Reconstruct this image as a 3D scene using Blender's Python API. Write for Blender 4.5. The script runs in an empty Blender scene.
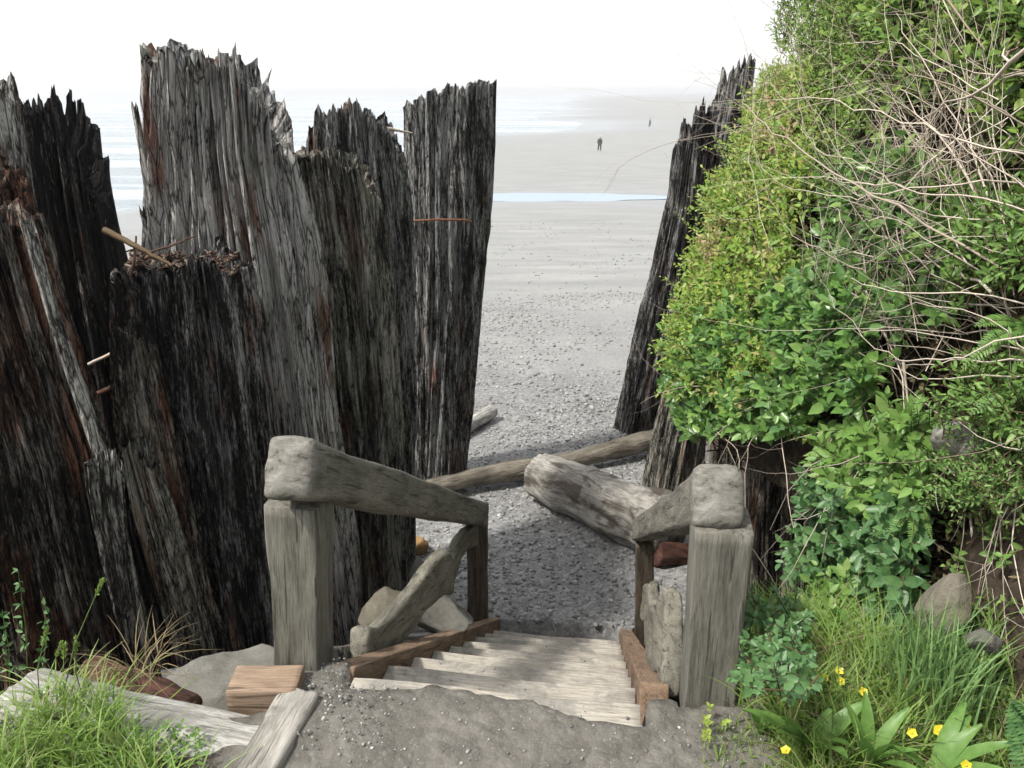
import bpy, math, random
import numpy as np
from mathutils import Vector, Matrix, Euler

# ------------------------------------------------------------------ camera, world, sun, exposure
SC = bpy.context.scene
COL = SC.collection
R = math.radians
PITCH = R(20.2)
FPX = 797.0
CAMZ = 1.6
cam_d = bpy.data.cameras.new('camera'); cam_d.sensor_width = 36; cam_d.lens = FPX / 1024 * 36
cam_d.clip_start = 0.05; cam_d.clip_end = 20000
cam = bpy.data.objects.new('camera', cam_d); COL.objects.link(cam)
cam.location = (0, 0, CAMZ); cam.rotation_euler = (R(90) - PITCH, 0, 0)
SC.camera = cam

SUN_EL, SUN_AZ = R(56), R(-118)        # azimuth from +Y, clockwise; negative = to the left
sun_dir = Vector((math.sin(SUN_AZ) * math.cos(SUN_EL), math.cos(SUN_AZ) * math.cos(SUN_EL), math.sin(SUN_EL)))
W = bpy.data.worlds.new('World'); SC.world = W; W.use_nodes = True
wn = W.node_tree.nodes; wl = W.node_tree.links; wn.clear()
sky = wn.new('ShaderNodeTexSky'); sky.sky_type = 'NISHITA'; sky.sun_disc = False
sky.sun_elevation = SUN_EL; sky.sun_rotation = SUN_AZ; sky.dust_density = 4; sky.air_density = 1.0; sky.altitude = 0
bg1 = wn.new('ShaderNodeBackground'); bg1.inputs['Strength'].default_value = 0.055
bg2 = wn.new('ShaderNodeBackground'); bg2.inputs['Color'].default_value = (0.985, 0.985, 0.975, 1); bg2.inputs['Strength'].default_value = 0.80
ad = wn.new('ShaderNodeAddShader'); wo = wn.new('ShaderNodeOutputWorld')
wl.new(sky.outputs[0], bg1.inputs[0]); wl.new(bg1.outputs[0], ad.inputs[0]); wl.new(bg2.outputs[0], ad.inputs[1]); wl.new(ad.outputs[0], wo.inputs[0])

sl = bpy.data.lights.new('sun', 'SUN'); sl.energy = 3.7; sl.angle = R(5.0); sl.color = (1.0, 0.96, 0.89)
so = bpy.data.objects.new('sun', sl); COL.objects.link(so)
so.rotation_euler = (-sun_dir).to_track_quat('-Z', 'Y').to_euler()
vs = SC.view_settings
vs.view_transform = 'Standard'; vs.look = 'None'; vs.gamma = 1; vs.exposure = 0.42; vs.use_curve_mapping = False
SC.cycles.max_bounces = 6; SC.cycles.diffuse_bounces = 3; SC.cycles.glossy_bounces = 2
SC.cycles.transmission_bounces = 3; SC.cycles.transparent_max_bounces = 4; SC.cycles.volume_bounces = 0
SC.cycles.use_denoising = True; SC.cycles.use_adaptive_sampling = True; SC.cycles.adaptive_threshold = .03

# ------------------------------------------------------------------ helpers: geometry
CP, SP = math.cos(PITCH), math.sin(PITCH)
def ray(px, py):
    cx, cy = (px - 512) / FPX, (384 - py) / FPX
    return cx, CP + cy * SP, -SP + cy * CP
def at(px, py, Y):
    x, y, z = ray(px, py); k = Y / y
    return Vector((x * k, Y, CAMZ + z * k))
def on(px, py, z0):
    x, y, z = ray(px, py); k = (z0 - CAMZ) / z
    return Vector((x * k, y * k, z0))
def at_np(px, py, Y):
    cx, cy = (px - 512) / FPX, (384 - py) / FPX
    y = CP + cy * SP; z = -SP + cy * CP; k = Y / y
    return np.stack([cx * k, Y + 0 * k, CAMZ + z * k], -1)
def unit(v): return v / np.maximum(np.linalg.norm(v, axis=-1, keepdims=True), 1e-9)

def _hash(i, j, k, seed):
    h = (i.astype(np.int64) * 73856093) ^ (j.astype(np.int64) * 19349663) ^ (k.astype(np.int64) * 83492791) ^ (seed * 2654435761)
    h = (h ^ (h >> 13)) & 0xffffffff
    h = (h * 1274126177) & 0xffffffff
    h = h ^ (h >> 16)
    h = (h * 2246822519) & 0xffffffff
    h = h ^ (h >> 15)
    return (h & 0xffffff) / float(0xffffff)
def vnoise(P, scale=(1, 1, 1), seed=1):
    P = np.asarray(P, float) * np.asarray(scale, float) + 1000.0
    I = np.floor(P); F = P - I; F = F * F * (3 - 2 * F); I = I.astype(np.int64)
    out = 0
    for dx in (0, 1):
        wx = F[..., 0] if dx else 1 - F[..., 0]
        for dy in (0, 1):
            wy = F[..., 1] if dy else 1 - F[..., 1]
            for dz in (0, 1):
                wz = F[..., 2] if dz else 1 - F[..., 2]
                out = out + wx * wy * wz * _hash(I[..., 0] + dx, I[..., 1] + dy, I[..., 2] + dz, seed)
    return out * 2 - 1
def fbm(P, scale=(1, 1, 1), seed=1, octv=3):
    s = np.asarray(scale, float); a = 1.0; t = 0; n = 0
    for o in range(octv):
        t = t + a * vnoise(P, s, seed + o * 17); n += a; a *= 0.5; s = s * 2.03
    return t / n

class MB:
    def __init__(self): self.v = []; self.f = {}; self.n = 0
    def add(self, V, *Fs):
        V = np.asarray(V, float).reshape(-1, 3)
        for F in Fs:
            F = np.asarray(F, np.int64)
            if F.size: self.f.setdefault(F.shape[1], []).append(F + self.n)
        self.v.append(V); self.n += len(V)
    def build(self, name, mat=None, parent=None, smooth=True, loc=None):
        me = bpy.data.meshes.new(name)
        V = np.concatenate(self.v)
        if loc is not None: V = V - np.asarray(loc)
        me.vertices.add(len(V)); me.vertices.foreach_set('co', V.astype(np.float32).ravel())
        li, st, c = [], [], 0
        for k, L in self.f.items():
            F = np.concatenate(L); li.append(F.ravel()); st.append(c + np.arange(len(F)) * k); c += F.size
        li = np.concatenate(li).astype(np.int32); st = np.concatenate(st).astype(np.int32)
        me.loops.add(len(li)); me.loops.foreach_set('vertex_index', li)
        me.polygons.add(len(st)); me.polygons.foreach_set('loop_start', st)
        me.update(calc_edges=True); me.validate()
        me.polygons.foreach_set('use_smooth', np.full(len(me.polygons), smooth))
        if mat: me.materials.append(mat)
        o = bpy.data.objects.new(name, me); COL.objects.link(o)
        if loc is not None: o.location = loc
        if parent: o.parent = parent
        return o
def grid_faces(nu, nv, wrap=False):
    i = np.arange(nu - (0 if wrap else 1))[:, None]; j = np.arange(nv - 1)[None, :]
    i2 = (i + 1) % nu
    return np.stack([i * nv + j, i2 * nv + j, i2 * nv + j + 1, i * nv + j + 1], -1).reshape(-1, 4)

def tag(o, label=None, cat=None, group=None, kind=None):
    if label: o['label'] = label
    if cat: o['category'] = cat
    if group: o['group'] = group
    if kind: o['kind'] = kind
    return o
def thing(name, label, cat, loc=(0, 0, 0), group=None):
    o = bpy.data.objects.new(name, None); COL.objects.link(o); o.location = loc
    o.empty_display_size = 0.2
    return tag(o, label, cat, group)
def keep(o, root):           # parent a world-placed mesh to a thing whose origin is not the world's
    o.parent = root; o.matrix_parent_inverse = Matrix.Translation(-Vector(root.location))
    return o

def tube(mb, pts, rad, n=5):
    pts = np.asarray(pts, float); m = len(pts)
    rad = np.broadcast_to(np.asarray(rad, float), (m,))
    T = np.gradient(pts, axis=0); T = unit(T)
    up = np.array([0, 0, 1.0]) if abs(T[:, 2]).mean() < 0.8 else np.array([0, 1.0, 0])
    A = unit(np.cross(T, up)); B = np.cross(T, A)
    a = np.arange(n) * 2 * np.pi / n
    V = pts[None] + rad[None, :, None] * (np.cos(a)[:, None, None] * A[None] + np.sin(a)[:, None, None] * B[None])
    mb.add(V.reshape(-1, 3), grid_faces(n, m, True))

# leaf template: along +y, width x, normal z
LEAF_V = np.array([[0, 0, 0], [-.42, .28, .06], [.42, .28, .06], [-.38, .62, .05], [.38, .62, .05], [0, 1, -.08], [0, .3, -.04], [0, .64, -.03]])
LEAF_T = np.array([[0, 6, 1], [0, 2, 6], [3, 7, 5], [7, 4, 5]]); LEAF_Q = np.array([[1, 6, 7, 3], [6, 2, 4, 7]])
def leaves(mb, org, d, nrm, L, w):
    M = len(org); d = unit(d); x = unit(np.cross(d, nrm)); z = np.cross(x, d)
    L = np.broadcast_to(L, (M,)); w = np.broadcast_to(w, (M,))
    V = org[:, None] + x[:, None] * (LEAF_V[None, :, 0:1] * (w)[:, None, None]) + d[:, None] * (LEAF_V[None, :, 1:2] * L[:, None, None]) + z[:, None] * (LEAF_V[None, :, 2:3] * L[:, None, None])
    off = (np.arange(M) * 8)[:, None, None]
    mb.add(V.reshape(-1, 3), (LEAF_T[None] + off).reshape(-1, 3), (LEAF_Q[None] + off).reshape(-1, 4))
def shoots(mb, rng, org, d, n, length, L, w, spread=1.0, stem=None):
    """leafy shoots: n leaves spiralling round each stem"""
    M = len(org); d = unit(d)
    length = np.broadcast_to(length, (M,))
    a1 = unit(np.cross(d, rng.normal(size=(M, 3)))); a2 = np.cross(d, a1)
    ph0 = rng.uniform(0, 6.28, M)
    for k in range(n):
        t = (k + 0.6) / n
        ph = ph0 + k * 2.4
        rad = np.cos(ph)[:, None] * a1 + np.sin(ph)[:, None] * a2
        o = org + d * (length * t)[:, None]
        ld = unit(rad * spread + d * (0.35 + 0.9 * t) + rng.normal(size=(M, 3)) * .18)
        nn = unit(d * 1.0 + np.array([0, -.15, .8]) + rng.normal(size=(M, 3)) * .25)
        s = rng.uniform(.65, 1.15, M) * (1.05 - .35 * t)
        leaves(mb, o, ld, nn, L * s, w * s)
    if stem is not None:
        for i in range(M):
            tube(stem, [org[i] - d[i] * length[i] * .5, org[i] + d[i] * length[i] * .5, org[i] + d[i] * length[i]], [.0022, .0018, .001], 3)
def blades(mb, rng, org, H, w, lean, seg=4, dirs=None):
    M = len(org)
    a = rng.uniform(0, 6.28, M) if dirs is None else dirs
    D = np.stack([np.cos(a), np.sin(a), 0 * a], -1); S = np.stack([-np.sin(a), np.cos(a), 0 * a], -1)
    tw = rng.uniform(0, 6.28, M); S = unit(np.cos(tw)[:, None] * S + np.sin(tw)[:, None] * D * .9)
    V = np.zeros((M, seg + 1, 2, 3))
    for k in range(seg + 1):
        t = k / seg
        c = org + D * (lean * H * t ** 2)[:, None] + np.array([0, 0, 1.]) * (H * (t - .45 * np.minimum(lean, 1.5) * t ** 2.5))[:, None]
        ww = (w * np.ones(M) * (1 - t ** 2.2) * .5 * (0.6 + min(1, t * 3) * .4) + 0.0003)[:, None]
        V[:, k, 0] = c - S * ww; V[:, k, 1] = c + S * ww
    F = np.array([[2 * k, 2 * k + 1, 2 * k + 3, 2 * k + 2] for k in range(seg)])
    off = (np.arange(M) * (seg + 1) * 2)[:, None, None]
    mb.add(V.reshape(-1, 3), (F[None] + off).reshape(-1, 4))

# ------------------------------------------------------------------ helpers: materials
class NT:
    def __init__(self, name):
        self.m = bpy.data.materials.new(name); self.m.use_nodes = True
        self.t = self.m.node_tree; self.n = self.t.nodes; self.b = self.n['Principled BSDF']
        self.b.inputs['Specular IOR Level'].default_value = 0.3
    def new(self, k): return self.n.new(k)
    def link(self, a, b): self.t.links.new(a, b)
    def coord(self, kind='Object', scale=(1, 1, 1), rot=(0, 0, 0)):
        c = self.new('ShaderNodeTexCoord'); mp = self.new('ShaderNodeMapping')
        mp.inputs['Scale'].default_value = scale; mp.inputs['Rotation'].default_value = rot
        self.link(c.outputs[kind], mp.inputs[0]); return mp.outputs[0]
    def noise(self, vec, scale, detail=4, rough=.55, dist=0.0):
        n = self.new('ShaderNodeTexNoise'); n.inputs['Scale'].default_value = scale; n.inputs['Detail'].default_value = detail
        n.inputs['Roughness'].default_value = rough; n.inputs['Distortion'].default_value = dist
        if vec is not None: self.link(vec, n.inputs['Vector'])
        return n.outputs['Fac']
    def voro(self, vec, scale, feat='F1', out='Distance', rnd=1.0):
        n = self.new('ShaderNodeTexVoronoi'); n.feature = feat; n.inputs['Scale'].default_value = scale; n.inputs['Randomness'].default_value = rnd
        if vec is not None: self.link(vec, n.inputs['Vector'])
        return n.outputs[out]
    def ramp(self, fac, stops, interp='LINEAR'):
        r = self.new('ShaderNodeValToRGB'); r.color_ramp.interpolation = interp
        e = r.color_ramp.elements
        while len(e) < len(stops): e.new(.5)
        for el, (p, c) in zip(e, stops):
            el.position = p
            if isinstance(c, (int, float)): c = (c, c, c)
            el.color = (*c, 1)
        self.link(fac, r.inputs[0]); return r.outputs[0]
    def mix(self, fac, a, b, mode='MIX'):
        m = self.new('ShaderNodeMix'); m.data_type = 'RGBA'; m.blend_type = mode
        for s, v in ((m.inputs[0], fac), (m.inputs[6], a), (m.inputs[7], b)):
            if isinstance(v, (int, float)): s.default_value = v
            elif isinstance(v, tuple): s.default_value = (*v, 1)
            else: self.link(v, s)
        return m.outputs[2]
    def math(self, op, a, b=0.0):
        m = self.new('ShaderNodeMath'); m.operation = op
        for s, v in ((m.inputs[0], a), (m.inputs[1], b)):
            if isinstance(v, (int, float)): s.default_value = v
            else: self.link(v, s)
        return m.outputs[0]
    def color(self, c):
        s = self.b.inputs['Base Color']
        if isinstance(c, tuple): s.default_value = (*c, 1)
        else: self.link(c, s)
    def rough(self, v):
        s = self.b.inputs['Roughness']
        if isinstance(v, (int, float)): s.default_value = v
        else: self.link(v, s)
    def bump(self, h, dist=.01, strength=1.0):
        b = self.new('ShaderNodeBump'); b.inputs['Distance'].default_value = dist; b.inputs['Strength'].default_value = strength
        self.link(h, b.inputs['Height']); self.link(b.outputs[0], self.b.inputs['Normal'])
    def attr(self, name, out='Color'):
        a = self.new('ShaderNodeAttribute'); a.attribute_name = name; return a.outputs[out]
    def island(self):
        g = self.new('ShaderNodeNewGeometry'); return g.outputs['Random Per Island']

def piling_mat(name, pale=.5, red=.3, green=.25, grey=(.335, .32, .295), dark=(.010, .009, .009)):
    k = NT(name)
    streak = k.noise(k.coord('Object', (1, 1, .09)), 30, 5, .7, .35)
    fleck = k.noise(k.coord('Object', (1, 1, .17)), 62, 4, .75, .6)
    patch = k.noise(k.coord('Object', (1, 1, .35)), 3.4, 5, .62, .3)
    fine = k.noise(k.coord('Object', (1, 1, .2)), 190, 3, .7)
    slab = k.noise(k.coord('Object', (1, 1, .22)), 8.5, 4, .6, .5)
    s = k.math('ADD', k.math('MULTIPLY', streak, .30), k.math('MULTIPLY', fleck, .38))
    s = k.math('ADD', s, k.math('MULTIPLY', patch, .22)); s = k.math('ADD', s, k.math('MULTIPLY', slab, .34))
    s = k.math('ADD', s, k.math('MULTIPLY', k.math('SUBTRACT', fine, .5), .26))
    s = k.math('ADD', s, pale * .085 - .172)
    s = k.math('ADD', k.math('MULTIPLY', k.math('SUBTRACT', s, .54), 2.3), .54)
    base = k.ramp(s, [(.44, dark), (.50, (.040, .032, .026)), (.55, tuple(c * .42 for c in grey)), (.63, grey), (.74, tuple(min(.66, c * 1.65) for c in grey))])
    rn = k.noise(k.coord('Object', (1, 1, .2)), 5.5, 3, .6)
    rr = k.ramp(rn, [(.58 - red * .12, 0), (.70 - red * .12, .9)])
    redc = k.ramp(s, [(.42, (.014, .008, .006)), (.51, (.07, .026, .014)), (.63, (.21, .085, .045))])
    if red > 0: base = k.mix(rr, base, redc)
    gn = k.noise(k.coord('Object', (1, 1, .5)), 7, 5, .7)
    gg = k.ramp(gn, [(.56 - green * .15, 0), (.70 - green * .1, .55)])
    if green > 0: base = k.mix(gg, base, k.ramp(s, [(.47, (.012, .012, .008)), (.56, (.07, .07, .042)), (.66, (.17, .17, .11))]))
    wv = k.coord('Object', (1, 1, .10)); wn_ = k.new('ShaderNodeTexNoise'); wn_.inputs['Scale'].default_value = 9; k.link(wv, wn_.inputs['Vector'])
    wm = k.new('ShaderNodeMix'); wm.data_type = 'RGBA'; wm.inputs[0].default_value = .06; k.link(wv, wm.inputs[6]); k.link(wn_.outputs['Color'], wm.inputs[7])
    ck = k.voro(wm.outputs[2], 26, 'DISTANCE_TO_EDGE'); ck2 = k.voro(wm.outputs[2], 60, 'DISTANCE_TO_EDGE')
    crk = k.math('MULTIPLY', k.ramp(ck, [(.0, .12), (.06, 1)]), k.ramp(ck2, [(.0, .6), (.06, 1)]))
    base = k.mix(1.0, base, crk, 'MULTIPLY')
    k.color(base); k.rough(.9)
    k.bump(k.math('ADD', k.math('ADD', k.math('ADD', streak, fleck), k.math('MULTIPLY', fine, .5)), k.math('MULTIPLY', crk, .5)), .028, 1.0)
    return k.m

def timber_mat(name, a, b, c, soft=1.0, stain=.4, rot=0, endg=False):
    """sawn, weathered timber with its grain along local X"""
    k = NT(name)
    v = k.coord('Object', (.6, 5, 5))
    w = k.noise(v, 2.2, 3, .5, .6)
    mid = k.noise(k.coord('Object', (.7, 6, 6)), 5, 4, .6, .8)
    fine = k.noise(k.coord('Object', (1, 16, 16)), 14, 6, .8, .2)
    s = k.math('ADD', k.math('MULTIPLY', mid, .5), k.math('MULTIPLY', fine, .55))
    col = k.ramp(s, [(.36, tuple(x * .6 for x in a)), (.46, a), (.54, b), (.68, c)])
    crack = k.noise(k.coord('Object', (.5, 9, 9)), 7, 3, .55, .5)
    col = k.mix(k.ramp(crack, [(.61, 0), (.65, .75)]), col, tuple(x * .25 for x in a))
    blot = k.noise(k.coord('Object', (1, 2, 2)), 3.5, 5, .65)
    col = k.mix(k.ramp(blot, [(.45, 0), (.7, stain)]), col, tuple(x * .42 for x in a))
    if endg:
        tc = k.new('ShaderNodeTexCoord'); sx = k.new('ShaderNodeSeparateXYZ'); k.link(tc.outputs['Object'], sx.inputs[0])
        en = k.noise(k.coord('Object', (1, 1.2, 2.6)), 14, 7, .72, .5)
        ec = k.ramp(en, [(.36, (.055, .052, .044)), (.42, (.14, .134, .115)), (.52, (.205, .198, .172)), (.64, (.28, .27, .24))])
        ef = k.ramp(k.math('ADD', sx.outputs[0], k.math('MULTIPLY', en, .03)), [(.0, 1), (.05, 0)])
        col = k.mix(ef, col, ec)
    if rot: col = k.mix(k.ramp(k.noise(k.coord('Object', (1, 1.6, 1.6)), 2.6, 6, .62, .6), [(.52, 0), (.60, rot)]), col, (.055, .042, .032))
    k.color(col); k.rough(.85)
    k.bump(s, .007, .9 * soft)
    return k.m

def leaf_mat(name, cols, trans=.25, rough=.42, spec=.4):
    k = NT(name)
    r = k.island()
    n = len(cols)
    col = k.ramp(r, [(i / max(1, n - 1), c) for i, c in enumerate(cols)])
    nz = k.noise(k.coord('Object'), 60, 2)
    col = k.mix(.25, col, k.ramp(nz, [(.3, (.02, .04, .01)), (.7, (.22, .30, .10))]), 'MIX')
    k.color(col); k.rough(rough); k.b.inputs['Specular IOR Level'].default_value = spec
    tr = k.new('ShaderNodeBsdfTranslucent'); k.link(col, tr.inputs[0])
    ms = k.new('ShaderNodeMixShader'); ms.inputs[0].default_value = trans
    out = k.n['Material Output']
    k.link(k.b.outputs[0], ms.inputs[1]); k.link(tr.outputs[0], ms.inputs[2]); k.link(ms.outputs[0], out.inputs[0])
    return k.m

def stone_mat(name, a, b, c, scale=4, moss=0.0):
    k = NT(name)
    v = k.coord('Object')
    n = k.noise(v, scale, 8, .65, .4); f = k.noise(v, scale * 14, 4, .7)
    col = k.ramp(k.math('ADD', k.math('MULTIPLY', n, .7), k.math('MULTIPLY', f, .3)), [(.3, a), (.5, b), (.7, c)])
    if moss: col = k.mix(k.ramp(k.noise(v, scale * 1.7, 4), [(.5, 0), (.65, moss)]), col, (.10, .11, .03))
    k.color(col); k.rough(.9); k.bump(k.math('ADD', n, k.math('MULTIPLY', f, .4)), .02, .7)
    return k.m

def island_mat(name, stops, rough=.8, bump=0):
    k = NT(name); col = k.ramp(k.island(), stops, 'LINEAR')
    n = k.noise(k.coord('Object'), 120, 3); col = k.mix(.35, col, k.ramp(n, [(.3, .1), (.7, .5)]), 'OVERLAY')
    k.color(col); k.rough(rough); return k.m

M = {}
M['pile_grey'] = piling_mat('silvery_old_piling', 2.0, .3, .2, (.385, .375, .355))
M['pile_mid'] = piling_mat('mossy_old_piling', 1.5, .2, .8, (.30, .29, .25))
M['pile_dark'] = piling_mat('dark_old_piling', 1.0, .25, .3, (.27, .265, .26))
M['pile_shade'] = piling_mat('painted_shade_piling', .15, .35, .2)  # darker old wood: the shade between the pilings is put into the colour
M['pile_brown'] = piling_mat('brown_stub', 1.0, .5, .4, (.27, .24, .20))
M['pile_far'] = piling_mat('weathered_far_piling', 1.3, .12, .25, (.31, .31, .30))
M['pile_rot'] = piling_mat('rotten_red_piling', 1.1, 1.0, .12, (.25, .23, .2))
M['pile_strip'] = piling_mat('bleached_splinter', 1.25, .05, .2, (.36, .35, .32), (.03, .028, .024))
M['post'] = timber_mat('grey_weathered_post', (.115, .110, .090), (.175, .168, .140), (.25, .242, .205), stain=.5)
M['rail'] = timber_mat('weathered_handrail_timber', (.125, .118, .095), (.20, .19, .158), (.30, .285, .24), stain=.55, endg=True)
M['brace'] = timber_mat('silvered_driftwood_brace', (.14, .13, .105), (.22, .21, .17), (.32, .305, .255), stain=.45)
M['lowpost'] = timber_mat('brown_lower_post', (.07, .055, .04), (.12, .095, .07), (.18, .145, .105), stain=.5)
M['stringer'] = timber_mat('newer_brown_stringer', (.15, .10, .065), (.24, .165, .11), (.33, .24, .165), stain=.5)
M['tread'] = timber_mat('sandy_pale_tread', (.24, .215, .18), (.37, .34, .29), (.48, .45, .40), stain=.75)
k = NT('worn_sandy_tread'); oi_ = k.new('ShaderNodeObjectInfo'); ofs_ = k.new('ShaderNodeVectorMath'); k.link(k.coord('Object', (1, 14, 14)), ofs_.inputs[0]); k.link(oi_.outputs['Location'], ofs_.inputs[1]); fine_ = k.noise(ofs_.outputs[0], 12, 6, .75, .2)
k.color(k.mix(k.ramp(k.noise(k.new('ShaderNodeNewGeometry').outputs['Position'], 4.5, 7, .7, .4), [(.46, 0), (.56, .8)]), k.ramp(fine_, [(.34, (.22, .195, .16)), (.5, (.37, .34, .29)), (.68, (.50, .47, .42))]), k.ramp(k.noise(k.coord('Object'), 60, 4, .7), [(.3, (.15, .142, .125)), (.7, (.26, .25, .225))])))
k.rough(.9); k.bump(fine_, .005, .7); M['tread'] = k.m
M['sill'] = timber_mat('fresh_sawn_beam', (.22, .155, .105), (.31, .225, .16), (.40, .30, .22), stain=.55)
M['drift'] = timber_mat('bleached_driftwood', (.20, .19, .165), (.31, .295, .265), (.42, .40, .365), stain=.85, soft=.6, rot=.85)
M['drift_tan'] = timber_mat('tan_driftwood', (.12, .105, .08), (.225, .20, .16), (.33, .30, .25), stain=.75)
M['drift_white'] = timber_mat('white_bleached_log', (.25, .24, .215), (.44, .43, .40), (.60, .59, .56), stain=.75, soft=.8)
M['red_wood'] = timber_mat('rotten_red_chunk', (.04, .018, .013), (.095, .042, .03), (.16, .08, .058))
M['rock_grey'] = stone_mat('grey_rock', (.065, .063, .055), (.125, .12, .105), (.20, .195, .175))
M['rock_slate'] = stone_mat('slate_grey_rock', (.10, .098, .085), (.17, .165, .145), (.25, .24, .22), 7)
M['rock_pale'] = stone_mat('pale_rock', (.16, .155, .13), (.27, .26, .23), (.36, .35, .32), 9, .35)
M['rock_warm'] = stone_mat('tan_rock', (.085, .075, .055), (.155, .14, .11), (.24, .225, .185), 5, .35)
M['rock_orange'] = stone_mat('orange_rock', (.10, .06, .03), (.26, .15, .06), (.36, .25, .13), 6)
M['rock_moss'] = stone_mat('mossy_rock', (.04, .04, .02), (.09, .085, .04), (.16, .15, .10), 8, .8)
M['pebble'] = island_mat('beach_pebbles', [(0, .12), (.35, .21), (.6, (.29, .288, .275)), (.9, (.37, .365, .345)), (1, .52)])
M['pebble_pale'] = island_mat('pale_beach_pebbles', [(0, (.20, .198, .19)), (.5, (.29, .287, .27)), (1, (.42, .415, .39))])
M['twig'] = island_mat('bare_grey_twigs', [(0, (.26, .20, .15)), (.35, (.48, .41, .33)), (1, (.72, .66, .57))])
M['stem'] = island_mat('brown_plant_stems', [(0, (.06, .04, .02)), (1, (.16, .11, .06))])
M['gstem'] = island_mat('green_stems', [(0, (.07, .12, .03)), (1, (.16, .22, .07))])
M['crumb'] = island_mat('rotten_wood_crumbs', [(0, (.03, .018, .012)), (.6, (.09, .05, .035)), (1, (.26, .21, .16))])
M['rust'] = stone_mat('rusty_iron', (.07, .03, .015), (.16, .07, .035), (.26, .13, .07), 30)

# ------------------------------------------------------------------ stairs frame
SO = np.array([-.055, 1.81]); SF = np.array([.135, .991]); SR = np.array([.991, -.135])
NST = 9; RUN = 2.83; DROP = 1.96; SW = .92
SEA = -5.6

# ------------------------------------------------------------------ terrain
FOOT = np.array([(1.15, -3), (1.15, 1.2), (1.28, 2.2), (1.5, 3.0), (2.05, 4.2), (2.45, 5.6), (2.1, 7.2), (1.95, 8.8), (3.2, 12), (7, 20), (20, 60), (60, 400)])
PY = [-50, 1.95, 2.15, 4.6, 5.2, 9, 14, 22, 39.5, 42.9, 44.2, 46.2, 47.2, 97, 165, 450, 1200, 8000]
PZ = [0.0, 0.0, -.12, -1.9, -2.0, -2.08, -2.35, -2.85, -3.82, -3.915, -3.99, -3.975, -3.90, -5.2, -5.72, -6.05, -7, -20]
def terrain(x, y):
    z = np.interp(y, PY, PZ)
    zl = np.interp(y, [-50, 1.72, 2.0, 2.9, 4.2, 5.2, 9], [0, 0, -.42, -1.15, -1.9, -2.0, -2.08])
    wl_ = np.clip((-.62 - x) / .2, 0, 1) * (y < 9); z = z * (1 - wl_) + np.minimum(z, zl) * wl_
    wr_ = np.clip((x - .62) / .2, 0, 1) * (y < 9); zr = np.interp(y, [-50, 2.1, 2.6, 4.0, 5.2, 9], [0, 0, -.5, -1.8, -2.0, -2.08]); z = z * (1 - wr_) + np.minimum(z, zr) * wr_
    z = z - .075 * np.maximum(0, -x - 3) * np.clip((y - 8) / 14, 0, 1) * (np.abs(x) < 400)
    z = z + np.where(x > 0, .0065 * x, 0) * np.clip((y - 20) / 60, 0, 1) + np.clip(x, 0, 80) * .009 * np.clip((y - 100) / 60, 0, 1)
    far = np.clip((y - 12) / 50, 0, 1)
    P = np.stack([x, y, 0 * x], -1)
    z = z + far * .13 * vnoise(P, (.018, .03, 1), 5) * (y > 48) + .035 * fbm(P, (1.6, 1.6, 1), 9, 3) * np.clip((y - 2.1) * 2, .15, 1) * np.clip(1 - far * 1.5, 0, 1)
    # under the staircase: stay below treads
    dx, dy = x - SO[0], y - SO[1]
    t = dx * SF[0] + dy * SF[1]; q = dx * SR[0] + dy * SR[1]
    edge = -.04 + .035 * vnoise(P, (5, 5, 1), 61) + .014 * vnoise(P, (22, 22, 1), 62) - .06 * np.clip(q, -.5, .5) + .06 * (np.abs(q) > .43)
    under = (np.abs(q) < np.where(t > np.where(q > 0, .04, .02), SW / 2 + .12, SW / 2 - .03)) & (t > edge) & (t < RUN + .02)
    z = z + np.where((y < 2.1) & (t > -.25) & (np.abs(q) < .5), .009, 0)
    zs = -DROP / RUN * t - .34
    z = np.where(under, np.minimum(z, np.maximum(zs, 0.012 - (t - edge) * 1.5)), z)
    # far end of the flight meets gravel
    # bank to the right
    fx = np.interp(y, FOOT[:, 1], FOOT[:, 0])
    d = x - fx + .12 * vnoise(P, (1.5, 1.5, 1), 21)
    rise = np.minimum(np.maximum(d, 0) * 3.2, 1.6 + .35 * np.maximum(d, 0) ** .5 - np.minimum(z, 0) * .9)
    rise = rise * np.clip((14 - y) / 5, 0, 1)
    z = z + rise
    # bank to the left, behind the camera side only
    return z
def zt(x, y): return float(terrain(np.array([float(x)]), np.array([float(y)]))[0])

def axis(parts):
    a = []
    for lo, hi, st in parts: a += list(np.arange(lo, hi, st))
    return np.array(a)
def geo(start, step, end, g):
    o = []; v = start
    while v < end: step *= g; v += step; o.append(v)
    return np.array(o)
xs = np.concatenate([-geo(3.2, .06, 6000, 1.12)[::-1], axis([(-3.2, -1.2, .06), (-1.2, 1.5, .02), (1.5, 4.2, .06)]), geo(4.2, .06, 6000, 1.12)])
ys = np.concatenate([-geo(-.2, .1, 60, 1.3)[::-1], axis([(0.2, 1.2, .06), (1.2, 2.3, .02), (2.3, 11, .06)]), geo(11, .06, 50, 1.02), geo(50, .9, 7000, 1.07)])
X, Y = np.meshgrid(xs, ys, indexing='ij')
Z = terrain(X, Y)
mb = MB(); mb.add(np.stack([X, Y, Z], -1), grid_faces(len(xs), len(ys)))
g = NT('ground_layers')
zone = g.attr('zone'); sep = g.new('ShaderNodeSeparateColor'); g.link(zone, sep.inputs[0])
zd, zsn, zw = sep.outputs[0], sep.outputs[1], sep.outputs[2]      # soil, sand, wet
P0 = g.coord('Object')
vd = g.voro(P0, 26); vcol = g.voro(P0, 26, 'F1', 'Color')
vb = g.voro(P0, 170, 'F1', 'Color'); sepv = g.new('ShaderNodeSeparateColor'); g.link(vcol, sepv.inputs[0])
sepb = g.new('ShaderNodeSeparateColor'); g.link(vb, sepb.inputs[0])
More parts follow.
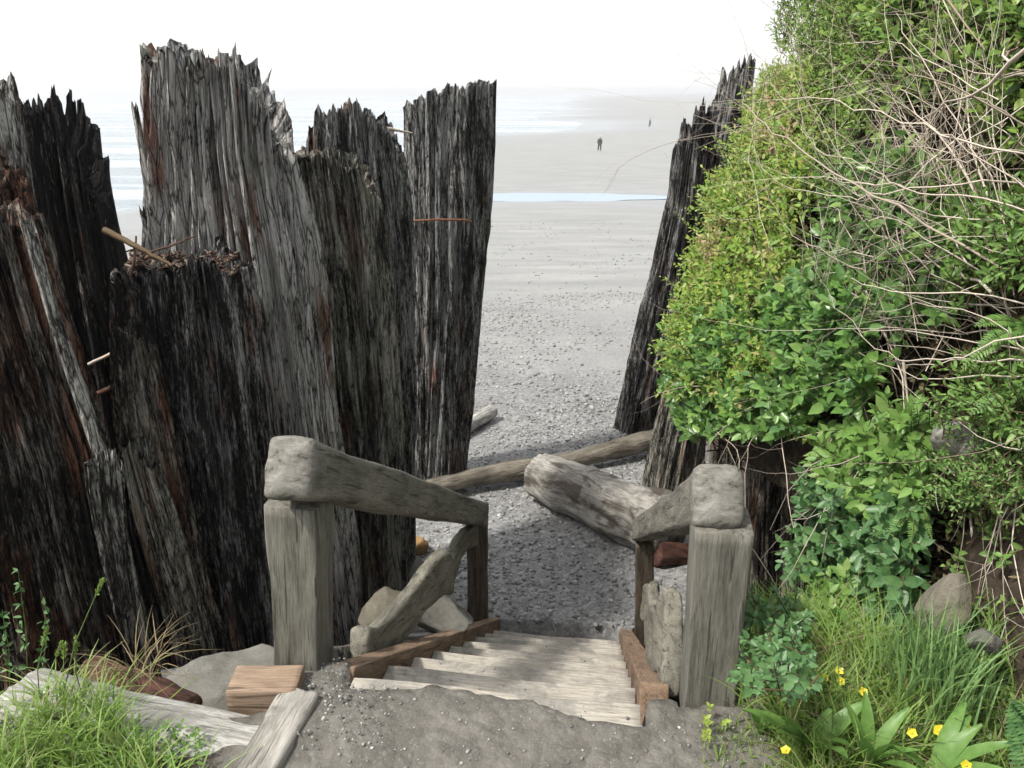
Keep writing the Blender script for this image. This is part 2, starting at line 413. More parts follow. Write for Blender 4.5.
grav = g.ramp(sepv.outputs[0], [(0, .09), (.4, (.185, .185, .18)), (.8, (.29, .288, .275)), (1, .42)])
grav = g.mix(.5, grav, g.ramp(sepb.outputs[0], [(0, .10), (.6, (.215, .213, .205)), (1, .38)]))
big = g.noise(P0, 1.1, 5, .6)
grav = g.mix(g.ramp(big, [(.4, 0), (.65, .55)]), grav, (.15, .15, .148))
sand = g.ramp(g.noise(g.coord('Object', (.25, 1.0, 1)), 1.3, 8, .62, .4), [(.3, (.205, .208, .202)), (.5, (.243, .246, .238)), (.7, (.295, .296, .284))])
spk = g.noise(P0, 30, 4, .8)
sand = g.mix(g.ramp(spk, [(.6, 0), (.72, .45)]), sand, (.20, .20, .19))
wetc = (.24, .25, .255)
sand = g.mix(zw, sand, wetc)
dirt = g.ramp(g.noise(P0, 8, 8, .7), [(.3, (.075, .070, .060)), (.5, (.115, .108, .094)), (.72, (.175, .165, .145))])
dirt = g.mix(g.ramp(sepb.outputs[1], [(.80, 0), (.98, .3)]), dirt, (.24, .23, .21))
soil = g.ramp(g.noise(P0, 14, 6, .7), [(.3, (.018, .013, .009)), (.55, (.055, .04, .028)), (.75, (.13, .10, .07))])
c = g.mix(zsn, grav, sand)
c = g.mix(zd, c, dirt)
c = g.mix(g.attr('bank', 'Fac'), c, soil)
g.color(c)
rgh = g.math('SUBTRACT', .92, g.math('MULTIPLY', zw, .6)); g.rough(rgh)
hb = g.math('ADD', g.math('MULTIPLY', vd, -.6), g.math('MULTIPLY', g.noise(P0, 60, 3), .4))
g.bump(hb, .018, .8)
ground = mb.build('ground', g.m)
tag(ground, kind='structure')
fx = np.interp(Y, FOOT[:, 1], FOOT[:, 0])
jit = .25 * fbm(np.stack([X, Y, 0 * X], -1), (2.2, 2.2, 1), 31)
zoned = np.maximum(np.clip((2.35 - Y + jit) / .5, 0, 1), ((Y < 3.0) & (np.abs(X) < .75)) * 1.0)
gz = fbm(np.stack([X, Y, 0 * X], -1), (.35, .5, 1), 41)
zones = np.clip((Y - 8.0 + gz * 4.5) / 9, 0, 1) * .92 + .08 * np.clip((Y - 20) / 20, 0, 1)
wetlev = np.clip((SEA + .45 - Z) / .35, 0, 1)
pool_d = np.exp(-((Y - 44) / 5.0) ** 2) * .7
zonew = np.maximum(wetlev, pool_d * (Y > 30))
col = np.stack([zoned, zones, zonew, np.ones_like(Z)], -1).reshape(-1, 4)
a = ground.data.color_attributes.new('zone', 'FLOAT_COLOR', 'POINT'); a.data.foreach_set('color', col.astype(np.float32).ravel())
bank = np.maximum(np.clip((X - fx + .1) / .2, 0, 1) * (Y < 40), np.clip((-.70 - X) / .15, 0, 1) * np.clip((4.2 - Y) / .5, 0, 1))
bank = np.maximum(bank, np.clip((X - .72) / .15, 0, 1) * np.clip((3.2 - Y) / .5, 0, 1))
b = ground.data.attributes.new('bank', 'FLOAT', 'POINT'); b.data.foreach_set('value', bank.astype(np.float32).ravel())

# sea
def rect_grid(x, y, z): 
    XX, YY = np.meshgrid(x, y, indexing='ij'); return XX, YY
sx = np.concatenate([-geo(30, 2, 9000, 1.15)[::-1], np.arange(-30, 31, 2.), geo(30, 2, 9000, 1.15)])
sy = np.concatenate([np.arange(20, 260, .8), geo(260, .8, 12000, 1.05)])
XX, YY = np.meshgrid(sx, sy, indexing='ij')
PP = np.stack([XX, YY, 0 * XX], -1)
ZZ = SEA + .05 * fbm(PP, (.05, .35, 1), 3, 2) + .10 * np.clip((YY - 90) / 100, 0, 1) * np.maximum(0, vnoise(PP, (.012, .09, 1), 8)) ** 2 * 3
mb = MB(); mb.add(np.stack([XX, YY, ZZ], -1), grid_faces(len(sx), len(sy)))
k = NT('sea_water')
foam = k.noise(k.coord('Object', (.02, .16, 1)), 1.0, 6, .62, .4)
fo = k.ramp(foam, [(.46, 0), (.62, 1)])
k.color(k.mix(fo, (.17, .215, .245), (.48, .52, .55))); k.rough(k.math('ADD', k.math('MULTIPLY', fo, .5), .12))
k.bump(k.noise(k.coord('Object', (.3, 1.2, 1)), 1.4, 4), .25, .5)
k.b.inputs['Specular IOR Level'].default_value = .5
tag(mb.build('sea', k.m), kind='structure')
# tide pool (a channel of water left on the sand)
k = NT('pool_water'); k.color((.27, .33, .40)); k.rough(.35); k.b.inputs['Specular IOR Level'].default_value = .15; k.bump(k.noise(k.coord('Object', (1, 4, 1)), 3, 3), .02, .3)
pool = MB(); n = 40; tx = np.linspace(-9, 9.3, n)
mid = 45.0 + .1 * np.sin(tx * .5); half = 1.9 * np.clip((9.3 - tx) / 5, 0, 1) ** .7 * (1 + .15 * np.sin(tx * 1.7)) + .05
V = np.stack([np.stack([tx, mid - half, 0 * tx - 3.925], -1), np.stack([tx, mid + half, 0 * tx - 3.925], -1)], 0)
pool.add(V, grid_faces(2, n)); tag(pool.build('tide_pool', k.m), kind='structure')

# ------------------------------------------------------------------ pilings
def piling(name, label, cat, Yc, ry, secs, top, mat, seed, nth=240, nz=130, jag=.09, rough=.05, group='broken pilings', lean=0.0, hollow=.35, asone=True, parent=None):
    """an upright broken timber: outline sections (py, left px, right px) at distance Yc, ragged top given as (side -1..1, py)"""
    secs = sorted(secs, key=lambda s: -s[0])
    zc, xc, rx = [], [], []
    for py, l, r in secs:
        a_, b_ = at(l, py, Yc), at(r, py, Yc)
        zc.append(a_.z); xc.append((a_.x + b_.x) / 2); rx.append((b_.x - a_.x) / 2)
    zg = min(zt(xc[0], Yc), zt(xc[0], Yc - ry)) - .25
    if zc[0] > zg:
        sl = (xc[1] - xc[0]) / (zc[1] - zc[0]) if len(zc) > 1 else 0
        zc.insert(0, zg); xc.insert(0, xc[0] + sl * (zg - zc[1])); rx.insert(0, rx[0] * 1.05)
    zc = np.array(zc); xc = np.array(xc); rx = np.array(rx)
    th = np.arange(nth) * 2 * np.pi / nth
    s = np.cos(th)
    ts = sorted(top); tpy = np.interp(s, [t[0] for t in ts], [t[1] for t in ts])
    ztop = np.array([at(512, p, Yc).z for p in tpy])
    Q = np.stack([np.cos(th) * 3, np.sin(th) * 3, 0 * th], -1)
    j1 = fbm(Q, (2.2, 2.2, 1), seed + 1, 2); j2 = vnoise(Q, (9, 9, 1), seed + 2); j3 = vnoise(Q, (26, 26, 1), seed + 3)
    ztop = ztop + jag * (.9 * j1 + .40 * np.sign(j2) * np.abs(j2) ** .7 + .30 * j3) * (.6 + .8 * np.abs(vnoise(Q, (1.3, 1.3, 1), seed + 8))) - jag * .3
    t = np.linspace(0, 1, nz) ** .9
    zz = zc[0] + (ztop[:, None] - zc[0]) * t[None]
    cx = np.interp(zz, zc, xc); rr = np.interp(zz, zc, rx)
    base = np.stack([np.cos(th)[:, None] * rr * 1.0 + cx, np.sin(th)[:, None] * ry * np.ones_like(zz), zz], -1)
    # deep vertical grooves
    A = np.stack([np.cos(th)[:, None] * 1.6 + 0 * zz, np.sin(th)[:, None] * 1.6 + 0 * zz, zz], -1)
    warp = vnoise(A, (1, 1, 1.2), seed + 9)[..., None] * np.array([.12, .12, 0])
    g1 = np.abs(vnoise(A + warp, (3.5, 3.5, .30), seed + 4)); g2 = 1 - np.abs(vnoise(A + warp, (10, 10, .8), seed + 5)); g3 = vnoise(A + warp, (24, 24, 2.2), seed + 6)
    sn = vnoise(A + warp * .5, (5, 5, .9), seed + 7); step = np.tanh(sn * 14) * .75 + np.tanh(vnoise(A, (11, 11, 2.4), seed + 12) * 10) * .3
    disp = (g1 - .35) * 1.6 + (g2 - .6) * .8 + g3 * .45 + step * .45
    disp = disp * rough
    wsc = np.clip(np.minimum(rx.mean(), ry) / .25, .35, 1.3)
    nx = np.cos(th)[:, None] * np.ones_like(zz); ny = np.sin(th)[:, None] * np.ones_like(zz)
    near_top = 1 + .5 * np.exp(-(ztop[:, None] - zz) / .2)
    base[..., 0] += nx * disp * wsc * .5; base[..., 1] += ny * disp * wsc * near_top
    base[..., 1] += Yc + lean * (zz - zc[0])
    m = MB(); 
    rings = 7
    cap = np.zeros((nth, rings, 3)); edge = base[:, -1]
    cen = edge.mean(0)
    for i in range(rings):
        f = 1 - (i + 1) / (rings + .5)
        p = cen[None] + (edge - cen) * f
        dz = fbm(np.stack([p[:, 0] * 6, p[:, 1] * 6, 0 * th], -1), (3.2, 3.2, 1), seed + 30, 3)
        p[:, 2] = edge[:, 2] * f + (edge[:, 2].mean() - hollow * .4) * (1 - f) + dz * jag * 1.3 - hollow * .35 * (1 - f)
        cap[:, i] = p
    full = np.concatenate([base, cap], 1)
    m.add(full.reshape(-1, 3), grid_faces(nth, full.shape[1], True))
    loc = (float(np.interp(zc[0], zc, xc)), Yc, float(zg))
    if parent: loc = None
    o = m.build(name, mat, None, smooth=True, loc=loc)
    if parent: keep(o, parent)
    else: tag(o, label, cat, group)
    return o

pil_a = piling('piling', 'tallest and widest piling, silvery grey with a jagged splintered crown', 'piling', 3.95, .26,
    [(45, 153, 284), (150, 153, 292), (250, 150, 312), (400, 172, 330), (560, 200, 352), (680, 215, 365)],
    [(-1, 60), (-.8, 46), (-.5, 42), (-.1, 47), (.3, 55), (.6, 82), (.85, 108), (1, 165)], M['pile_grey'], 11, nth=420, nz=220, jag=.085, rough=.075)
# thin shards split off its left edge
rng = np.random.default_rng(3)
for (x0, y0, x1, y1, w) in [(132, 100, 158, 235, 5), (140, 155, 160, 232, 6), (139, 205, 156, 240, 5), (150, 62, 160, 180, 6)]:
    piling('splinter', '', '', 3.8, .02, [(y0, x0 - w * .2, x0 + w * .8), (y1, x1 - w, x1 + w)], [(-1, y0 + 8), (0, y0), (1, y0 + 14)], M['pile_strip'], x0 + y0, nth=24, nz=30, jag=.01, rough=.006, parent=pil_a)
piling('piling', 'half height rotted piling in front of the tallest one, sticks lying on its ledge', 'piling', 3.45, .17,
    [(256, 120, 240), (330, 118, 255), (400, 122, 262), (520, 150, 272), (650, 188, 285)], [(-1, 268), (-.5, 258), (0, 262), (.5, 248), (1, 262)], M['pile_dark'], 23, nth=320, nz=150, jag=.07, rough=.075)
piling('piling', 'narrow knobbly stub leaning against the half height rotted piling', 'piling', 3.15, .07,
    [(325, 113, 148), (400, 113, 165), (500, 128, 190), (600, 160, 212), (660, 185, 235)], [(-1, 332), (-.3, 322), (.4, 322), (1, 350)], M['pile_brown'], 37, nth=160, nz=120, jag=.04, rough=.04)
piling('piling', 'lowest grey stub wedged between the red rotten piling and the narrow stub', 'piling', 2.98, .06,
    [(438, 124, 148), (500, 132, 172), (580, 155, 195), (655, 178, 215)], [(-1, 448), (0, 436), (1, 470)], M['pile_mid'], 41, nth=140, nz=90, jag=.035, rough=.035)
piling('piling', 'flat topped piling with greenish face right of the tallest one', 'piling', 4.75, .24,
    [(152, 293, 368), (200, 296, 380), (300, 306, 394), (450, 322, 404), (600, 335, 408)], [(-1, 153), (-.2, 151), (.3, 153), (.45, 160), (.8, 168), (1, 200)], M['pile_mid'], 53, nth=320, nz=170, jag=.018, rough=.055)
piling('piling', 'rough round crowned piling rising behind the flat topped one', 'piling', 5.35, .26,
    [(104, 304, 398), (150, 302, 404), (250, 325, 413), (400, 350, 413), (560, 365, 414)], [(-1, 150), (-.75, 122), (-.3, 106), (.2, 103), (.6, 112), (.85, 128), (1, 158)], M['pile_far'], 67, nth=280, nz=150, jag=.09, rough=.045)
pil_c = piling('piling', 'tall straight piling at the sea end of the left row, rusty spike in its side', 'piling', 7.1, .33,
    [(82, 404, 496), (200, 407, 491), (300, 410, 482), (400, 411, 473), (478, 412, 465)], [(-1, 120), (-.85, 104), (-.5, 92), (-.1, 88), (.35, 86), (.55, 80), (1, 80)], M['pile_far'], 71, nth=260, nz=150, jag=.07, rough=.035)
piling('splinter', '', '', 2.76, .012, [(190, 14, 24), (320, 50, 58), (455, 98, 108)], [(-1, 200), (0, 190), (1, 205)], M['pile_strip'], 991, nth=40, nz=60, jag=.01, rough=.004, parent=None) if False else None
sp = MB(); tube(sp, [at(412, 221, 6.76), at(440, 219.5, 6.72), at(465, 220, 6.74), at(471, 222, 6.78)], .011, 6); keep(sp.build('spike', M['rust']), pil_c)
piling('piling', 'piling with shade painted into its blackish colour and a ragged sloping top, second from the left edge', 'piling', 4.35, .22,
    [(95, 18, 92), (200, 30, 106), (330, 56, 128), (450, 75, 145), (650, 110, 185)], [(-1, 104), (-.6, 92), (-.1, 96), (.25, 100), (.5, 125), (.8, 165), (1, 210)], M['pile_shade'], 83, nth=260, nz=150, jag=.09, rough=.045)
piling('piling', 'pale grey plank like piling at the left edge, smooth slanting side', 'piling', 3.5, .10,
    [(80, -70, 16), (200, -50, 34), (320, -25, 60), (450, 20, 100), (600, 50, 120)], [(-1, 60), (.5, 78), (.8, 74), (.86, 98), (1, 102)], M['pile_strip'], 97, nth=200, nz=120, jag=.03, rough=.018)
pil_l = piling('piling', 'red brown rotten piling nearest the camera, its heart crumbling away', 'piling', 2.92, .2,
    [(165, -130, 6), (320, -95, 54), (450, -62, 98), (560, -34, 118), (665, -12, 142)], [(-1, 120), (.2, 140), (.7, 165), (.85, 185), (1, 230)], M['pile_rot'], 101, nth=360, nz=190, jag=.08, rough=.085)
piling('splinter', '', '', 2.80, .03, [(215, 20, 30), (320, 50, 60), (455, 94, 108), (520, 112, 122)], [(-1, 222), (0, 212), (1, 235)], M['pile_strip'], 991, nth=60, nz=90, jag=.015, rough=.008, parent=pil_l)
piling('piling', 'knob ended grey splinter post beside the red rotten piling', 'piling', 2.68, .055,
    [(455, 86, 120), (480, 88, 122), (520, 97, 124), (600, 116, 137), (660, 130, 147)], [(-1, 460), (-.2, 453), (.6, 455), (1, 470)], M['pile_strip'], 113, nth=140, nz=90, jag=.02, rough=.03)
# right row
piling('piling', 'black weathered piling leaning right, nearest the beach opening', 'piling', 8.5, .26,
    [(100, 684, 714), (200, 668, 712), (300, 645, 700), (425, 616, 668)], [(-1, 150), (-.7, 122), (-.35, 118), (-.1, 128), (.2, 100), (.7, 102), (1, 150)], M['pile_dark'], 127, nth=220, nz=150, jag=.12, rough=.05)
piling('piling', 'split toothed piling top standing out above the pink tipped bush', 'piling', 9.1, .26,
    [(58, 722, 754), (150, 704, 742), (300, 680, 730), (420, 640, 700)], [(-1, 120), (-.5, 64), (-.2, 90), (.2, 62), (.6, 56), (1, 60)], M['pile_far'], 131, nth=200, nz=120, jag=.12, rough=.05)
piling('piling', 'brown grooved stump between the long log and the right handrail', 'piling', 7.0, .2,
    [(250, 700, 750), (395, 664, 712), (440, 652, 705), (492, 642, 700)], [(-1, 260), (1, 250)], M['pile_mid'], 137, nth=200, nz=120, jag=.08, rough=.05)
for i, (l, r, l2, r2, yc, lab, mt) in enumerate([
        (750, 780, 744, 778, 4.55, 'reddish post in the hollow directly behind the right handrail end', 'pile_brown'),
        (788, 812, 782, 808, 4.5, 'dark thin post in the hollow, right of the reddish post', 'pile_mid'),
        (712, 742, 704, 738, 6.1, 'streaked post half hidden under the bush, left of the reddish post', 'pile_mid'),
        (818, 850, 812, 846, 4.7, 'last post of the hollow, tucked behind the broad leaved shrub', 'pile_dark')]):
    piling('piling', lab, 'piling', yc, .11, [(380, l + 6, r + 6), (430, l, r), (570, l2, r2)], [(-1, 382), (1, 376)], M[mt], 150 + i, nth=120, nz=90, jag=.05, rough=.04)

# sticks on the ledge and in the gap
def stick(name, label, cat, pts, r0, r1, mat, group=None, wob=.003, seed=0, n=6):
    rg = np.random.default_rng(seed)
    p = np.array([tuple(q) for q in pts]); m_ = 14
    t = np.linspace(0, len(p) - 1, m_)
    q = np.stack([np.interp(t, np.arange(len(p)), p[:, i]) for i in range(3)], -1)
    q[1:-1] += rg.normal(size=(m_ - 2, 3)) * wob * .6
    b_ = MB(); tube(b_, q, np.linspace(r0, r1, m_), n)
    o = b_.build(name, mat, loc=tuple(q[0])); tag(o, label, cat, group); return o
stick('stick', 'broken branch slanting down across the rotted ledge', 'stick', [at(104, 230, 3.36), at(140, 248, 3.3), at(172, 266, 3.27)], .015, .007, M['stem'], 'sticks on the rotted ledge', seed=1)
stick('stick', 'short pale stick poking up from the rotted ledge', 'stick', [at(128, 286, 3.3), at(134, 262, 3.3), at(136, 236, 3.34)], .008, .004, M['crumb'], 'sticks on the rotted ledge', seed=2)
stick('stick', 'pale curved stick lying on the right side of the rotted ledge', 'stick', [at(150, 252, 3.3), at(178, 243, 3.32), at(196, 236, 3.38)], .006, .003, M['crumb'], 'sticks on the rotted ledge', seed=3)
stick('rod', 'thin rod bridging the dark gap behind the red rotten piling, the upper one', 'rod', [at(60, 378, 3.5), at(118, 350, 3.4)], .009, .008, M['twig'], 'rods in the gap', .002, 4)
stick('rod', 'thicker brown rod bridging the dark gap, the lower one', 'rod', [at(85, 400, 3.5), at(122, 382, 3.4)], .014, .013, M['red_wood'], 'rods in the gap', .002, 5)
stick('twig', 'pale twig sticking out between the two tall pilings at the sea end', 'twig', [at(386, 128, 5.3), at(400, 131, 5.4), at(412, 133, 5.5)], .012, .006, M['twig'], None, .002, 6)

# ------------------------------------------------------------------ timber beams
def ring_pts(w, h, bev, n=8):
    pts = []
    for cx, cy, a0 in ((w / 2 - bev, h / 2 - bev, 0), (-w / 2 + bev, h / 2 - bev, 90), (-w / 2 + bev, -h / 2 + bev, 180), (w / 2 - bev, -h / 2 + bev, 270)):
        for a in np.linspace(a0, a0 + 90, n): pts.append((cx + bev * math.cos(R(a)), cy + bev * math.sin(R(a))))
    # extra points along straight sides
    P = np.array(pts); out = []
    for i in range(len(P)):
        p, q = P[i], P[(i + 1) % len(P)]; d = np.linalg.norm(q - p); m = max(1, int(d / .018))
        for k in range(m): out.append(p + (q - p) * k / m)
    return np.array(out)
def beam(name, mat, p0, p1, w, h, bev=.012, wob=.003, rough=.0025, seed=1, end0=.01, end1=.01, parent=None, up=(0, 0, 1), prof=None, n=None, bulge=None):
    """a beam from p0 to p1; w across, h tall; prof(t)->(side offset, up offset, w scale, h scale)"""
    p0, p1 = Vector(p0), Vector(p1); ax = (p1 - p0); L = ax.length; ax.normalize()
    u = Vector(up); side = u.cross(ax).normalized(); u2 = ax.cross(side)
    rp = ring_pts(w, h, bev); nr = len(rp)
    n = n or max(12, int(L / .03)); 
    ts = np.linspace(0, 1, n)
    # rounding at the ends
    xs_ = [(0, .0), (0, .5), (0, .8), (0, .93)] + [(t, 1.0) for t in ts] + [(1, .93), (1, .8), (1, .5), (1, .0)]
    V = np.zeros((nr, len(xs_), 3))
    for j, (t, sc) in enumerate(xs_):
        e = 0
        if sc < 1: e = -end0 * math.sqrt(max(0, 1 - sc ** 2)) if t == 0 else end1 * math.sqrt(max(0, 1 - sc ** 2))
        so_, uo, ws, hs = prof(t) if prof else (0, 0, 1, 1)
        V[:, j, 0] = t * L + e
        V[:, j, 1] = rp[:, 0] * ws * sc + so_
        V[:, j, 2] = rp[:, 1] * hs * sc + uo
    Pn = V.copy()
    nrm = unit(np.stack([0 * rp[:, 0], rp[:, 0], rp[:, 1]], -1))[:, None]
    d = rough * (1.3 * fbm(Pn, (2, 28, 28), seed, 3) + .8 * vnoise(Pn, (9, 60, 60), seed + 3)) + wob * fbm(Pn, (3, 3, 3), seed + 7, 2)
    if bulge: d = d + bulge(V[..., 0] / L, Pn)
    d = d * np.array([min(1, sc * 1.2) if sc > 0 else 0 for _, sc in xs_])[None]
    V = V + nrm * d[..., None]
    m = MB(); m.add(V.reshape(-1, 3), grid_faces(nr, len(xs_), True))
    o = m.build(name, mat)
    Mx = Matrix(((ax.x, side.x, u2.x, p0.x), (ax.y, side.y, u2.y, p0.y), (ax.z, side.z, u2.z, p0.z), (0, 0, 0, 1)))
    if parent:
        o.parent = parent; o.matrix_parent_inverse = Matrix.Translation(-Vector(parent.location))
    o.matrix_basis = Mx
    return o
def sp3(t, q, z): return Vector((SO[0] + SF[0] * t + SR[0] * q, SO[1] + SF[1] * t + SR[1] * q, z))
side_v = Vector((SR[0], SR[1], 0)); fwd_v = Vector((SF[0], SF[1], 0))

# staircase
st = thing('staircase', 'short flight of sandy wooden steps going down to the gravel beach', 'stairs', sp3(RUN, 0, -2.0))
stw = .085
for q, nm in ((-SW / 2 - .0, 'left'), (SW / 2, 'right')):
    s_ = beam('stringer', M['stringer'], sp3(-.02 if q < 0 else .10, q, .03 - .12 - (.06 if q > 0 else 0)), sp3(RUN + .02, q, -DROP - .12 + .05), stw, .24, .006, .002, .001, int(50 + q * 10), .003, .003, st)
for i in range(NST):
    t0 = (i) * RUN / NST - .27; z = -(i) * DROP / NST - .01
    tr = beam('tread', M['tread'], sp3(t0 + .14, -SW / 2 + .047, z - .022), sp3(t0 + .14, SW / 2 - .047, z - .022), .32, .045, .010, .0018, .0018, 60 + i, .002, .002, st,
              prof=lambda t, i=i: (.006 * math.sin(t * 7 + i), 0, 1, 1))
# drifted sand lying on each tread
rng = np.random.default_rng(8)

# handrails -------------------------------------------------
def handrail_post(root, mat, base, top, w, d, seed, chamfer=0):
    return beam('post', mat, base, top, w, d, .01, .004, .002, seed, .002, .002, root, up=tuple(fwd_v))
# left
hl = thing('handrail', 'left wooden handrail with rounded end and sinuous driftwood brace', 'handrail', at(303, 675, 1.97), 'stair handrails')
b0 = at(303, 676, 1.98); 
def prof_l(t): return (.006 * math.sin(t * 3), .0, 1 + .10 * math.exp(-((t - .82) / .16) ** 2), 1)
beam('post', M['post'], b0 + Vector((0, 0, -.05)), at(298, 497, 1.98), .138, .14, .008, .004, .0022, 5, .002, .002, hl, up=tuple(fwd_v), prof=prof_l)
lp = at(478, 640, 4.66); lpt = at(478, 519, 4.5)
beam('post', M['lowpost'], Vector((lp.x, lp.y, -2.1)), lpt, .125, .11, .014, .01, .006, 6, .002, .002, hl, up=tuple(fwd_v))
r0, r1 = at(291, 469, 1.86), at(479, 514, 4.62)
def bulge_l(t, P): return .009 * np.exp(-(t / .035) ** 2) + .006 * fbm(P, (14, 14, 14), 77) * np.exp(-(t / .07) ** 2) 
beam('top_rail', M['rail'], r0, r1, .12, .155, .018, .009, .003, 7, .035, .01, hl, bulge=bulge_l, n=150)
c0, c1 = at(366, 668, 2.28), at(474, 534, 4.45)
def prof_b(t):
    return (.06 * math.sin(t * 9.0 + .4) * (1 - .5 * t), .065 * math.sin(t * 12.5 + 2.6) * (1 - .4 * t) + .03 * math.sin(t * 5), 1, 1.05 - .15 * math.sin(t * 9) - .25 * t)
beam('brace', M['brace'], c0, c1, .065, .20, .022, .014, .006, 12, .03, .02, hl, prof=prof_b, n=130)
# right
hr = thing('handrail', 'right wooden handrail with broad grey post and ragged board below', 'handrail', at(706, 704, 1.84), 'stair handrails')
beam('post', M['post'], at(706, 704, 1.84) + Vector((0, 0, -.06)), at(722, 520, 1.84), .138, .15, .009, .004, .002, 15, .002, .002, hr, up=tuple(fwd_v),
     prof=lambda t: (0, 0, 1 + .06 * t, 1))
beam('post', M['lowpost'], Vector((at(645, 640, 4.5).x, 4.5, -2.1)), at(645, 540, 4.35), .12, .11, .014, .008, .004, 16, .002, .002, hr, up=tuple(fwd_v))
beam('top_rail', M['rail'], at(718, 497, 1.84), at(641, 530, 4.5), .11, .14, .017, .008, .003, 17, .03, .01, hr, bulge=bulge_l, n=150)
def prof_r(t): return (.02 * math.sin(t * 6), .03 * math.sin(t * 13 + 1) + .02 * math.sin(t * 31), 1, 1 + .16 * math.sin(t * 17 + 2) + .08 * math.sin(t * 43))
beam('board', M['brace'], at(672, 655, 1.98), at(644, 602, 4.4), .055, .26, .02, .012, .008, 18, .01, .02, hr, prof=prof_r, n=140)

# sill beam and pale plank by the path
o = beam('timber_beam', M['sill'], on(232, 681, .03) + Vector((0, 0, -.055)), on(300, 680, .03) + Vector((0, 0, -.055)), .11, .13, .006, .002, .001, 21, .002, .002)
tag(o, 'fresh orange timber beam under the left handrail post', 'beam')
o = beam('edging_board', M['drift'], on(300, 708, -.03), on(250, 795, -.03), .12, .12, .02, .012, .006, 22, .01, .01, n=60)
tag(o, 'split white board edging the left side of the path', 'board')

# ------------------------------------------------------------------ logs
def log(name, label, p0, p1, d0, d1, mat, seed, wob=.02, rough=.01, group=None, prof=None, cat='log', end=.03):
    def pf(t):
        k_ = d0 + (d1 - d0) * t; s_, u_, a_, b_ = prof(t) if prof else (0, 0, 1, 1)
        return (s_, u_, k_ / d0 * a_, k_ / d0 * b_)
    o = beam(name, mat, p0, p1, d0, d0, d0 * .48, wob, rough, seed, end, end, prof=pf, n=140)
    tag(o, label, cat, group); return o
log('driftwood_log', 'long thin tan log lying across the gap between the pilings', at(390, 500, 6.45), at(664, 437, 7.85), .17, .20, M['drift_tan'], 31, .02, .008, 'driftwood logs',
    prof=lambda t: (.03 * math.sin(t * 5), .02 * math.sin(t * 8), 1, 1))
def bulge2(t, P):
    return .05 * np.exp(-((t - .95) / .1) ** 2) * (1 + vnoise(P, (5, 5, 5), 4)) - .16 * np.clip(vnoise(P, (1.6, 5, 5), 14) - .05, 0, 1) * np.clip(t - .2, 0, 1) * 1.6 + .02 * fbm(P, (3, 9, 9), 19)
dl = beam('driftwood_log', M['drift'], at(540, 474, 6.75), at(668, 532, 5.7), .50, .50, .23, .035, .012, 33, .05, .06, prof=lambda t: (0, .02 * t, .88 + .2 * t, .86 + .22 * t), n=170, bulge=bulge2)
tag(dl, 'thick bleached driftwood log with a hollowed broken end', 'log', 'driftwood logs')
log('driftwood_log', 'small pale log on the gravel beside the far left piling', at(455, 433, 8.1), at(492, 411, 8.75), .19, .15, M['drift_white'], 35, .01, .005, 'driftwood logs')
log('driftwood_log', 'rotten red brown wood lying behind the right handrail', at(655, 552, 5.6), at(700, 556, 5.7), .22, .17, M['red_wood'], 36, .03, .015, 'driftwood logs')
log('driftwood_log', 'sun bleached white log in the grass at lower left', on(10, 712, -.01), on(262, 748, -.03), .26, .17, M['drift_white'], 37, .02, .008, 'driftwood logs',
    prof=lambda t: (0, -.02, 1.25, .7))
log('wood_chunk', 'rotten red chunk of wood at the foot of the left pilings', at(92, 672, 2.32), at(190, 708, 2.12), .14, .11, M['red_wood'], 38, .03, .012, None, cat='wood')

# ------------------------------------------------------------------ rocks
def ico(sub):
    import bmesh
    bm = bmesh.new(); bmesh.ops.create_icosphere(bm, subdivisions=sub, radius=1)
    V = np.array([v.co[:] for v in bm.verts]); F = np.array([[v.index for v in f.verts] for f in bm.faces]); bm.free(); return V, F
IV, IF = ico(5)
def hit(px, py):
    x, y, z = ray(px, py); ks = np.arange(.8, 12, .004); i = int(np.argmax(CAMZ + z * ks <= terrain(x * ks, y * ks))); k = float(ks[i])
    return Vector((x * k, y * k, CAMZ + z * k))
def rock(label, c, s, mat, seed, name='rock', group='rocks', amp=.28, rz=0):
    V = IV.copy()
    rg = np.random.default_rng(seed)
    for _ in range(9):          # cut flat facets
        nrm = unit(rg.normal(size=3)); h = rg.uniform(.55, .85); d = V @ nrm - h
        V = V - np.outer(np.maximum(d, 0) * .85, nrm)
    V = V * (1 + amp * .5 * fbm(IV, (1.6,) * 3, seed, 3)[:, None] + .03 * fbm(IV, (9,) * 3, seed + 4, 3)[:, None])
    cz, sz = math.cos(rz), math.sin(rz)
    V = V * np.array(s); V = V @ np.array([[cz, sz, 0], [-sz, cz, 0], [0, 0, 1]])
    m = MB(); m.add(V, IF); o = m.build(name, mat); o.location = c; return tag(o, label, 'rock', group)
def rk(label, px, py, s, mat, seed, rz=0.0, sink=.25):
    p = hit(px, py); s_ = (s[0], s[1], s[2]); return rock(label, (p.x, p.y + s[1] * .6, p.z + s[2] * (1 - sink)), s_, mat, seed, rz=rz)
rock('large grey flat faced boulder left of the handrail post', (at(222, 670, 2.6).x, 2.6, -.78), (.30, .24, .29), M['rock_slate'], 1, rz=.3)
rk('upright tan boulder behind the left handrail brace', 357, 634, (.20, .16, .20), M['rock_warm'], 2)
rk('grey boulder tucked under the left handrail brace', 388, 640, (.15, .14, .13), M['rock_warm'], 3, 1)
rk('small orange rock beside the left pilings', 416, 556, (.10, .09, .08), M['rock_orange'], 4)
rk('long grey slab of rock on the slope left of the steps', 436, 641, (.26, .14, .11), M['rock_grey'], 5, -.5)
rk('grey sloping rock against the foot of the left pilings', 404, 584, (.2, .16, .13), M['rock_grey'], 6, -.7)
